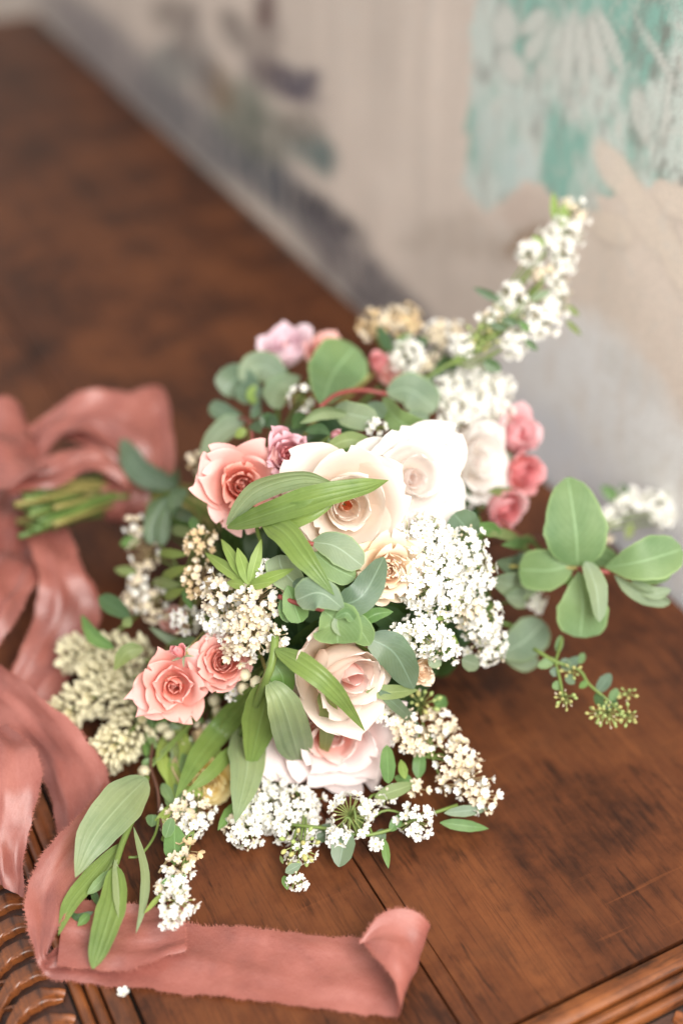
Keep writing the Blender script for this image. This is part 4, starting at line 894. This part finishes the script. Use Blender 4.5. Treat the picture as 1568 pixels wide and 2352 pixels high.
leafy('twisted blue-green leaf standing at the left by the ribbon bow', (400, 1130, -.5),
  [([z(402, 1118, 8), z(320, 1080, 9), z(280, 1008, 10)], 62, 'blue', D(prof='ov', fold=.15, roll=10)), ([z(408, 1125, 7.5), z(380, 1075, 7.5), z(330, 1050, 7.5)], 42, 'dark', D(prof='lance'))], seed=64)
leafy('dark drooping blue-green leaves under the open pink rose at the left', (400, 1135, .2),
  [([(398, 1138, .4), (352, 1165, .2), (330, 1215, -.3)], 34, 'blue', D(prof='lance', roll=40)), ([(385, 1140, .6), (352, 1195, .6), (345, 1250, .2)], 38, 'blue', D(prof='obov', fold=.25)), ([(388, 1140, .6), (378, 1195, .8), (372, 1252, .4)], 34, 'blue', D(prof='obov', fold=.25)), ([(430, 1125, 1), (402, 1145, 1.2), (405, 1195, .8)], 40, 'blue', D(prof='ov', roll=25)),
   ([(450, 1200, .6), (400, 1170, .2)], 30, 'dark', SMALL), ([(460, 1230, .6), (395, 1215, .2)], 26, 'olive', SMALL)], seed=65)
leafy('pair of long ribbed lily leaves crossing over the open pink rose and the cream rose', (580, 1190, 1.2),
  [([(520, 1206, 5.2), (585, 1130, 7.6), (690, 1098, 8.2), (772, 1112, 7.4)], 56, 'lilypale', D(prof='lance', fold=.28, roll=-22, twist=-20)), ([(522, 1212, 5.0), (640, 1172, 7.8), (740, 1140, 8.6), (838, 1118, 8.4), (892, 1103, 8.2)], 66, 'lily', D(prof='lily', fold=.22, roll=18, n=21, twist=30)),
   ([(600, 1192, 5.8), (690, 1180, 7.8), (780, 1142, 7.8)], 62, 'lily', D(prof='lily', fold=.1, roll=5)), ([(545, 1198, 5), (560, 1180, 5.2), (590, 1165, 5.2)], 26, 'lily', D(prof='lance', roll=30))], [([(600, 1193, 5.8), (580, 1195, 3.5), (580, 1190, 1.2)], .0014)], seed=66)
leafy('long curved ribbed lily leaf running down the centre of the bouquet', (602, 1195, 2.5),
  [([(602, 1194, 5.6), (655, 1225, 7.0), (705, 1290, 7.4), (768, 1368, 6.6)], 66, 'lily', D(prof='lily', fold=.18, arch=.02, n=19))], [([(602, 1194, 5.6), (590, 1210, 3), (600, 1250, 0)], .0014)], seed=67, core=False)
leafy('round grey-green leaves stacked on a purple stem in the bouquet centre', (735, 1330, .5),
  [([(715, 1245, 4.2), (770, 1255, 4.8), (832, 1300, 4.2)], 74, 'sage', D(prof='round', fold=.06)), ([(722, 1268, 3.4), (760, 1300, 3.6), (815, 1328, 3.2)], 64, 'fresh', D(prof='round', fold=.15)), ([(640, 1275, 3.0), (650, 1310, 3.4), (700, 1365, 3.4)], 76, 'sage', D(prof='ov')), ([(672, 1340, 3.4), (700, 1345, 3.6), (735, 1330, 3.4)], 40, 'blue', D(prof='ov')),
   ([(660, 1345, 4), (690, 1430, 4)], 60, 'mid', D(prof='round')), ([(640, 1240, 2), (690, 1260, 2.4)], 54, 'blue', D(prof='round'))], [([(660, 1225, 3.6), (705, 1246, 4.2), (720, 1250, 4.2)], .0016, M_STEMR), ([(640, 1370, 3.6), (690, 1388, 4.2), (745, 1402, 4.4)], .0016, M_STEMR)], seed=68)
leafy('cupped round green leaves with a folded tip below the glossy dark leaf', (765, 1420, 1.5),
  [([(790, 1400, 5.4), (735, 1362, 6.4), (680, 1378, 5.6)], 78, 'sage', D(prof='round', fold=.08, arch=.05)), ([(742, 1402, 4.6), (772, 1430, 5.2), (775, 1478, 4.6)], 118, 'fresh', D(prof='round', fold=.1, curl=.2)), ([(790, 1420, 4.0), (825, 1445, 4.0), (850, 1482, 3.4)], 62, 'fresh', D(prof='ov')), ([(768, 1420, 5.6), (795, 1408, 6.0), (812, 1425, 5.6)], 30, 'fresh', D(prof='round', fold=.5)), ([(772, 1415, 5.6), (768, 1440, 5.6), (782, 1462, 5.4)], 14, 'sage', D(prof='lance'))], seed=69, core=False)
leafy('glossy dark blue-green leaf against the peach rose', (770, 1380, 1.5),
  [([(765, 1395, 3.4), (830, 1370, 4.2), (882, 1280, 3.6)], 76, 'blue', D(prof='ov', fold=.16, arch=.03)), ([(818, 1440, 3.0), (860, 1412, 3.6), (903, 1405, 3.4)], 34, 'mid', D(prof='lance', fold=.35))], seed=70, core=False)
leafy('large blue-grey leaf with a serrated edge right of the pale peach rose', (850, 1500, .3),
  [([(845, 1465, 1.8), (905, 1500, 2.2), (950, 1582, 1.6)], 84, 'blue', D(prof='ov', fold=.08)), ([(868, 1585, 1.8), (915, 1625, 2.2), (972, 1682, 1.8)], 30, 'blue', D(prof='lance')), ([(840, 1590, 1.4), (900, 1590, 1.8), (960, 1585, 1.0)], 36, 'olive', D(prof='lance'))], seed=71)
leafy('fan of long drooping lily leaves over the lower half of the bouquet', (618, 1560, 2),
  [([(632, 1492, 5.4), (700, 1530, 7.6), (770, 1590, 8.0), (838, 1680, 6.0)], 54, 'lily', D(prof='lily', fold=.15, n=19)), ([(612, 1560, 5.6), (650, 1620, 6.2), (688, 1748, 4.6)], 92, 'lilypale', D(prof='obov', fold=.05, arch=.05)), ([(625, 1560, 4.8), (600, 1650, 5.2), (572, 1770, 4.4)], 92, 'lily', D(prof='lily', fold=.1)),
   ([(600, 1570, 5.2), (520, 1660, 5.6), (455, 1740, 5.0), (402, 1835, 4.0)], 62, 'lily', D(prof='lily', fold=.16, n=19)), ([(556, 1670, 5.6), (568, 1760, 5.8), (540, 1890, 4.2)], 88, 'lilypale', D(prof='lily', fold=.1, arch=.02)), ([(545, 1705, 4.8), (490, 1770, 4.8), (428, 1822, 4.0)], 34, 'lily', D(prof='lance', fold=.2)),
   ([(735, 1590, 3.0), (755, 1640, 3.6), (742, 1742, 3.0)], 44, 'olive', D(prof='ov', fold=.12)), ([(618, 1510, 4.4), (650, 1560, 4.6), (640, 1620, 4.2)], 60, 'mid', D(prof='lily'))],
  [([(632, 1462, 3.5), (625, 1520, 5.4), (605, 1575, 5.8), (555, 1690, 5.4)], .0028, M_STEM), ([(618, 1560, 2), (622, 1530, 4.5)], .002)], seed=72)
leafy('lily sprig with one big oval ribbed leaf hanging at the lower left over the ribbon', z(320, 1800, 3.4),
  [([z(337, 1788, 4.0), z(275, 1850, 4.6), z(215, 1925, 4.4), z(173, 2016, 3.4)], 106, 'lilypale', D(prof='lily', fold=.07, arch=.03, n=21)), ([z(275, 1938, 2.3), z(215, 2010, 1.9), z(162, 2075, 1.7), z(134, 2150, 1.4)], 46, 'lily', D(prof='lance', fold=.16, n=19)), ([z(264, 1990, 2.9), z(262, 2060, 2.6), z(240, 2140, 2.0), z(213, 2226, 1.3)], 70, 'lily', D(prof='ov', fold=.14, roll=-12, n=19)),
   ([z(264, 1975, 3.0), z(272, 2060, 2.7), z(277, 2120, 2.1)], 30, 'lilypale', D(prof='lance', roll=30)), ([z(307, 1900, 3.1), z(332, 2000, 2.7), z(328, 2080, 2.1), z(312, 2145, 1.5)], 24, 'lilypale', D(prof='lance', roll=25)), ([z(215, 2095, 1.4), z(180, 2108, 1.3), z(160, 2095, 1.3)], 18, 'dark', D(prof='lance')), ([z(205, 2100, 1.4), z(178, 2128, 1.3)], 24, 'mid', D(prof='lance', fold=.4)), ([z(210, 2040, 1.5), z(228, 2085, 1.3)], 18, 'dark', D(prof='lance', fold=.3)), ([z(250, 2000, 2.2), z(222, 2035, 2.1), z(200, 2055, 1.9)], 24, 'fresh', D(prof='lance'))],
  [([z(337, 1785, 3.6), z(308, 1870, 3.2), z(280, 1940, 2.7), z(266, 1985, 2.4)], .0022, M_STEM), ([z(285, 1930, 2.7), z(250, 1995, 1.9), z(205, 2048, 1.4)], .0014, M_STEM)], seed=73, core=False)
leafy('thin dark vine with small curling leaves and tendrils at the lower left', (350, 1690, 1),
  [([(360, 1672, 2.4), (330, 1650, 2.4), (282, 1640, 2.0)], 22, 'fresh', D(prof='lance', fold=.3)), ([(350, 1655, 2.4), (345, 1690, 2.6), (362, 1722, 2.2)], 24, 'fresh', D(prof='lance', fold=.3)), ([(385, 1650, 2.2), (360, 1670, 2.4), (340, 1660, 2.2)], 22, 'mid', D(prof='lance')), ([(368, 1700, 1.6), (410, 1730, 1.8), (440, 1752, 1.6)], 24, 'olive', D(prof='lance')), ([(380, 1665, 1.4), (410, 1700, 1.4), (395, 1790, 1.2)], 40, 'sage', D(prof='lance')), ([(350, 1745, 2), (334, 1752, 2), (330, 1770, 2)], 16, 'fresh', D(prof='lance')),
   ([(385, 1740, 1.4), (400, 1800, 1.4), (390, 1850, 1.2)], 40, 'lime', D(prof='ov')), ([(372, 1760, 1.2), (410, 1775, 1.4)], 30, 'lime', D(prof='ov')), ([(372, 1800, 1.6), (400, 1850, 1.6)], 26, 'fresh', SMALL), ([(348, 1900, 1.6), (352, 1872, 1.8)], 32, 'fresh', D(prof='round')), ([(370, 1930, 1.4), (395, 1920, 1.6)], 26, 'lime', D(prof='round')), ([(400, 1700, 1.4), (430, 1690, 1.4)], 16, 'olive', SMALL)],
  [([(352, 1700, 2.2), (346, 1760, 2.2), (362, 1815, 2.0), (366, 1870, 1.8), (372, 1900, 1.6), (390, 1950, 1.4)], .0011, M_STEMB), ([(366, 1870, 1.8), (355, 1920, 1.8), (322, 1965, 1.8), (295, 1970, 2)], .0009, M_STEM), ([(372, 1690, 1.6), (410, 1710, 1.8), (440, 1722, 1.6)], .0006, M_PEDB), ([(372, 1900, 1.6), (392, 1955, 1.5), (365, 2005, 2)], .0008, M_PEDB), ([(400, 1740, 1.6), (420, 1770, 1.8), (455, 1765, 1.7)], .0006, M_PEDB)], seed=74)
leafy('pointed rosebud sepals and toothed leaf above the pink spray roses', (440, 1470, 1),
  [([(425, 1478, 3.2), (390, 1470, 3.2), (342, 1440, 2.8)], 22, 'sage', D(prof='lance', fold=.3)), ([(470, 1478, 3.2), (430, 1472, 3.4), (380, 1480, 3)], 20, 'fresh', D(prof='lance')), ([(452, 1490, 3.2), (482, 1470, 3.4), (498, 1452, 3.2)], 42, 'dark', D(prof='ov', fold=.3)), ([(442, 1478, 3.4), (448, 1510, 3.6), (438, 1545, 3.2)], 24, 'sage', D(prof='lance')), ([(425, 1520, 3), (390, 1505, 3), (365, 1512, 2.8)], 18, 'sage', D(prof='lance'))], seed=75, core=False)
leafy('dark green leaves at the left edge above the ivory flower spikes', (270, 1450, -1),
  [([z(262, 1490, 7), z(215, 1462, 7), z(187, 1412, 7)], 34, 'mid', D(prof='lance', fold=.25)), ([z(300, 1420, 8), z(250, 1385, 8), z(225, 1372, 8)], 44, 'dark', D(prof='lance')), ([z(330, 1490, 8), z(290, 1500, 8), z(262, 1540, 7)], 40, 'olive', D(prof='lance')), ([z(300, 1440, 8), z(285, 1420, 8)], 26, 'olive', SMALL), ([z(320, 1240, 9), z(275, 1250, 8.5)], 30, 'mid', SMALL)], seed=76)
leafy('broad spoon shaped green leaves fanned round one node at the right, above the table', d_(1325, 1305, .905),
  [([d_(1326, 1300, .905), d_(1322, 1220, .895), d_(1304, 1096, .90)], 146, 'fresh', D(prof='ov', fold=.07, curl=-.05)), ([d_(1318, 1296, .908), d_(1262, 1310, .91), d_(1192, 1308, .92)], 102, 'fresh', D(prof='round', fold=.16, roll=-8)), ([d_(1328, 1312, .905), d_(1338, 1385, .90), d_(1332, 1464, .905)], 120, 'fresh', D(prof='obov', fold=.06)),
   ([d_(1345, 1290, .895), d_(1368, 1350, .885), d_(1376, 1428, .885)], 54, 'sage', D(prof='ov', fold=.35, roll=25)), ([d_(1330, 1300, .915), d_(1375, 1278, .93), d_(1420, 1290, .94)], 52, 'fresh', D(prof='ov')), ([d_(1310, 1320, .92), d_(1300, 1345, .93)], 30, 'mid', SMALL)],
  [([d_(1200, 1240, .97), d_(1262, 1290, .94), d_(1325, 1306, .907), d_(1400, 1315, .90)], .0017, M_STEMR), ([(1150, 1200, -2), d_(1200, 1240, .97)], .0018, M_STEMR)], seed=77)
leafy('smaller pair of spoon shaped leaves at the right frame edge, one twisted on itself', d_(1400, 1312, .90),
  [([d_(1388, 1304, .90), d_(1470, 1290, .885), d_(1566, 1262, .89)], 104, 'fresh', D(prof='obov', fold=.08, roll=5)), ([d_(1410, 1320, .90), d_(1465, 1362, .895), d_(1538, 1385, .90)], 42, 'sage', D(prof='round', fold=.35, roll=-30)), ([d_(1440, 1325, .905), d_(1490, 1330, .90), d_(1540, 1325, .90)], 34, 'fresh', D(prof='ov', roll=30)), ([d_(1450, 1335, .90), d_(1500, 1362, .892), d_(1540, 1355, .895)], 30, 'sage', D(prof='ov'))], seed=78, core=False)
leafy('blue-green rounded leaf under the lowest of the right hand rosebuds', (1075, 1220, 0),
  [([(1100, 1225, .9), (1070, 1210, 1.0), (1042, 1180, 1.0)], 78, 'blue', D(prof='round', roll=10)), ([(1150, 1225, .2), (1120, 1215, .3), (1085, 1212, .2)], 36, 'mid', D(prof='lance')), ([(1200, 1240, -.4), (1150, 1225, 0), (1105, 1222, 0)], 26, 'olive', D(prof='lance')), ([(1215, 1150, -.2), (1165, 1132, .3), (1118, 1128, .4)], 26, 'olive', D(prof='lance')), ([(1250, 1270, -.5), (1200, 1250, -.3), (1150, 1252, 0)], 30, 'mid', D(prof='lance'))], seed=79)
leafy('pale eucalyptus leaves at the right edge under the white domes', (1180, 1440, -1),
  [([(1140, 1500, .2), (1195, 1480, 0), (1250, 1430, -.4)], 92, 'sage', D(prof='round')), ([(1150, 1500, .1), (1200, 1515, 0), (1225, 1500, -.2)], 60, 'sage', D(prof='round')), ([(1130, 1330, .2), (1180, 1345, 0), (1235, 1330, -.4)], 70, 'sage', D(prof='round', ruffle=.2)), ([(1140, 1290, .2), (1185, 1300, 0), (1225, 1285, -.4)], 56, 'blue', D(prof='round')), ([(1160, 1370, .1), (1210, 1375, -.2)], 50, 'sage', D(prof='round')), ([(1190, 1250, -.4), (1230, 1245, -.6)], 40, 'olive', D(prof='ov'))], seed=80)
leafy('olive leaf lying in the gap above the cream rose', (800, 1030, 0),
  [([(860, 1022, .9), (800, 1010, 1.0), (745, 1035, .8)], 40, 'olive', D(prof='ov', fold=.2)), ([(700, 990, .6), (735, 985, .8), (760, 1000, .8)], 26, 'dark', SMALL), ([(640, 985, .4), (615, 965, .4), (590, 985, .2)], 36, 'dark', SMALL), ([(700, 950, .4), (670, 985, .4)], 34, 'core', SMALL)], seed=81)
leafy('tangle of thin yellow-green leaves and straw tendrils under the two pink spray roses', (420, 1720, .8),
  [([(400, 1660, 1.2), (425, 1720, 1.6), (405, 1775, 1.4)], 30, 'lime', SMALL), ([(440, 1690, 1.2), (425, 1760, 1.6), (440, 1800, 1.2)], 28, 'fresh', SMALL), ([(375, 1690, 1.4), (372, 1750, 1.8), (385, 1800, 1.6)], 28, 'lime', SMALL), ([(470, 1700, 1.0), (500, 1735, 1.2), (520, 1760, 1.0)], 26, 'lime', SMALL), ([(395, 1850, 1.4), (372, 1880, 1.6), (352, 1890, 1.4)], 24, 'lime', SMALL), ([(405, 1900, 1.4), (380, 1945, 1.6)], 34, 'fresh', SMALL), ([(430, 1640, 1.0), (470, 1660, 1.2)], 24, 'mid', SMALL), ([(345, 1700, 1.0), (335, 1740, 1.0)], 30, 'mid', SMALL)],
  [([(420, 1720, .8), (395, 1760, 1.6), (420, 1820, 1.6), (400, 1890, 1.4)], .0008, M_PEDB), ([(420, 1720, .8), (455, 1700, 1.6), (480, 1720, 1.6)], .0006, M_PEDB)], seed=90)
# green seed sprig over the table on the right
t = sprig('seed_sprig', 'thin green sprig with yellow-green seed heads over the table at the right', 'seed sprig', (1225, 1490, -.5))
t['group'] = G_LF
sp = [z(1225, 1490, 7.5), z(1275, 1520, 7.2), z(1330, 1540, 6.8), z(1350, 1570, 6.4), z(1385, 1600, 6.0), z(1430, 1640, 5.2)]
stem(t, sp, .0014, .001)
stem(t, [z(1275, 1520, 7.2), z(1285, 1560, 7), z(1292, 1600, 6.6)], .001)
stem(t, [z(1275, 1520, 7.2), z(1284, 1490, 7.4), z(1290, 1465, 7.4)], .001)
for (b, e, wd, mt) in (((1280, 1500, 7.2), (1288, 1460, 7.5), 18, 'fresh'), ((1275, 1515, 7.2), (1235, 1532, 7.0), 24, 'fresh'), ((1285, 1525, 7), (1312, 1520, 7), 22, 'blue'), ((1300, 1535, 7), (1330, 1510, 7), 24, 'blue'), ((1285, 1545, 7), (1262, 1542, 7), 22, 'blue'), ((1290, 1570, 6.8), (1268, 1580, 6.8), 22, 'fresh'), ((1310, 1540, 7), (1288, 1515, 7), 26, 'sage'),
                      ((1300, 1550, 7), (1318, 1572, 6.8), 22, 'blue'), ((1372, 1590, 6), (1402, 1548, 6.4), 30, 'blue'), ((1372, 1590, 6), (1378, 1625, 6), 24, 'dark'), ((1400, 1610, 5.6), (1418, 1582, 5.8), 20, 'fresh'), ((1405, 1625, 5.4), (1385, 1615, 5.6), 20, 'dark'), ((1415, 1630, 5.4), (1405, 1600, 5.6), 18, 'dark'), ((1330, 1525, 6.9), (1340, 1500, 7), 18, 'fresh'), ((1350, 1565, 6.5), (1330, 1580, 6.5), 16, 'mid')):
    leaf(t, [z(*b), z(*e)], wd, mt, prof='ov', fold=.1)
for i, (c, rp) in enumerate(((z(1296, 1606, 6.6), 26), (z(1312, 1545, 7.1), 20), (z(1395, 1640, 5.4), 34), (z(1440, 1595, 5.6), 20), (z(1440, 1645, 5.2), 24), (z(1372, 1640, 5.6), 20))):
    cluster(t, c, rp, 'g', 0, -.2, size=.0026, dens=.8, seed=900 + i)

# dense inner foliage and bare stems: what shows in the gaps between the flowers
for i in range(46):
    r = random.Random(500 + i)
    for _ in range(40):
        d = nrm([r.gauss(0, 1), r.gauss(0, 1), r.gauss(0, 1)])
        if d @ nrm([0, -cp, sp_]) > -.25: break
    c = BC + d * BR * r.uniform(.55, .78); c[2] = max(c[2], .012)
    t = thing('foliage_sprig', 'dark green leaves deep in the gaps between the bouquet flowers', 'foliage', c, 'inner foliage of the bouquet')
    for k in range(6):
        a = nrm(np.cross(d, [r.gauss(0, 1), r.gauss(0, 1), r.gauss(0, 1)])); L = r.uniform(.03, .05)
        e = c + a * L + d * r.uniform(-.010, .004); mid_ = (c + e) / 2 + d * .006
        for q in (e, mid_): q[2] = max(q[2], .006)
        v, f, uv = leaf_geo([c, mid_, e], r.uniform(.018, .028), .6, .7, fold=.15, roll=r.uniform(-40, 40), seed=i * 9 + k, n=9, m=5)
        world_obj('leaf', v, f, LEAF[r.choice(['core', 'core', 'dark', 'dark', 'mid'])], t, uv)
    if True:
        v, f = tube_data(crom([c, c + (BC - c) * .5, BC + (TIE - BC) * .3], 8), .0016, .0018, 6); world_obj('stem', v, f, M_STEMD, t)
# fallen white petal on the moulding
pf = thing('fallen_floret', 'single white floret fallen on the moulded table edge below the ribbon', 'floret', P(283, 2283, .002))
o = obj('floret', FLO['w'][1], pf); o.scale = (.0042,) * 3
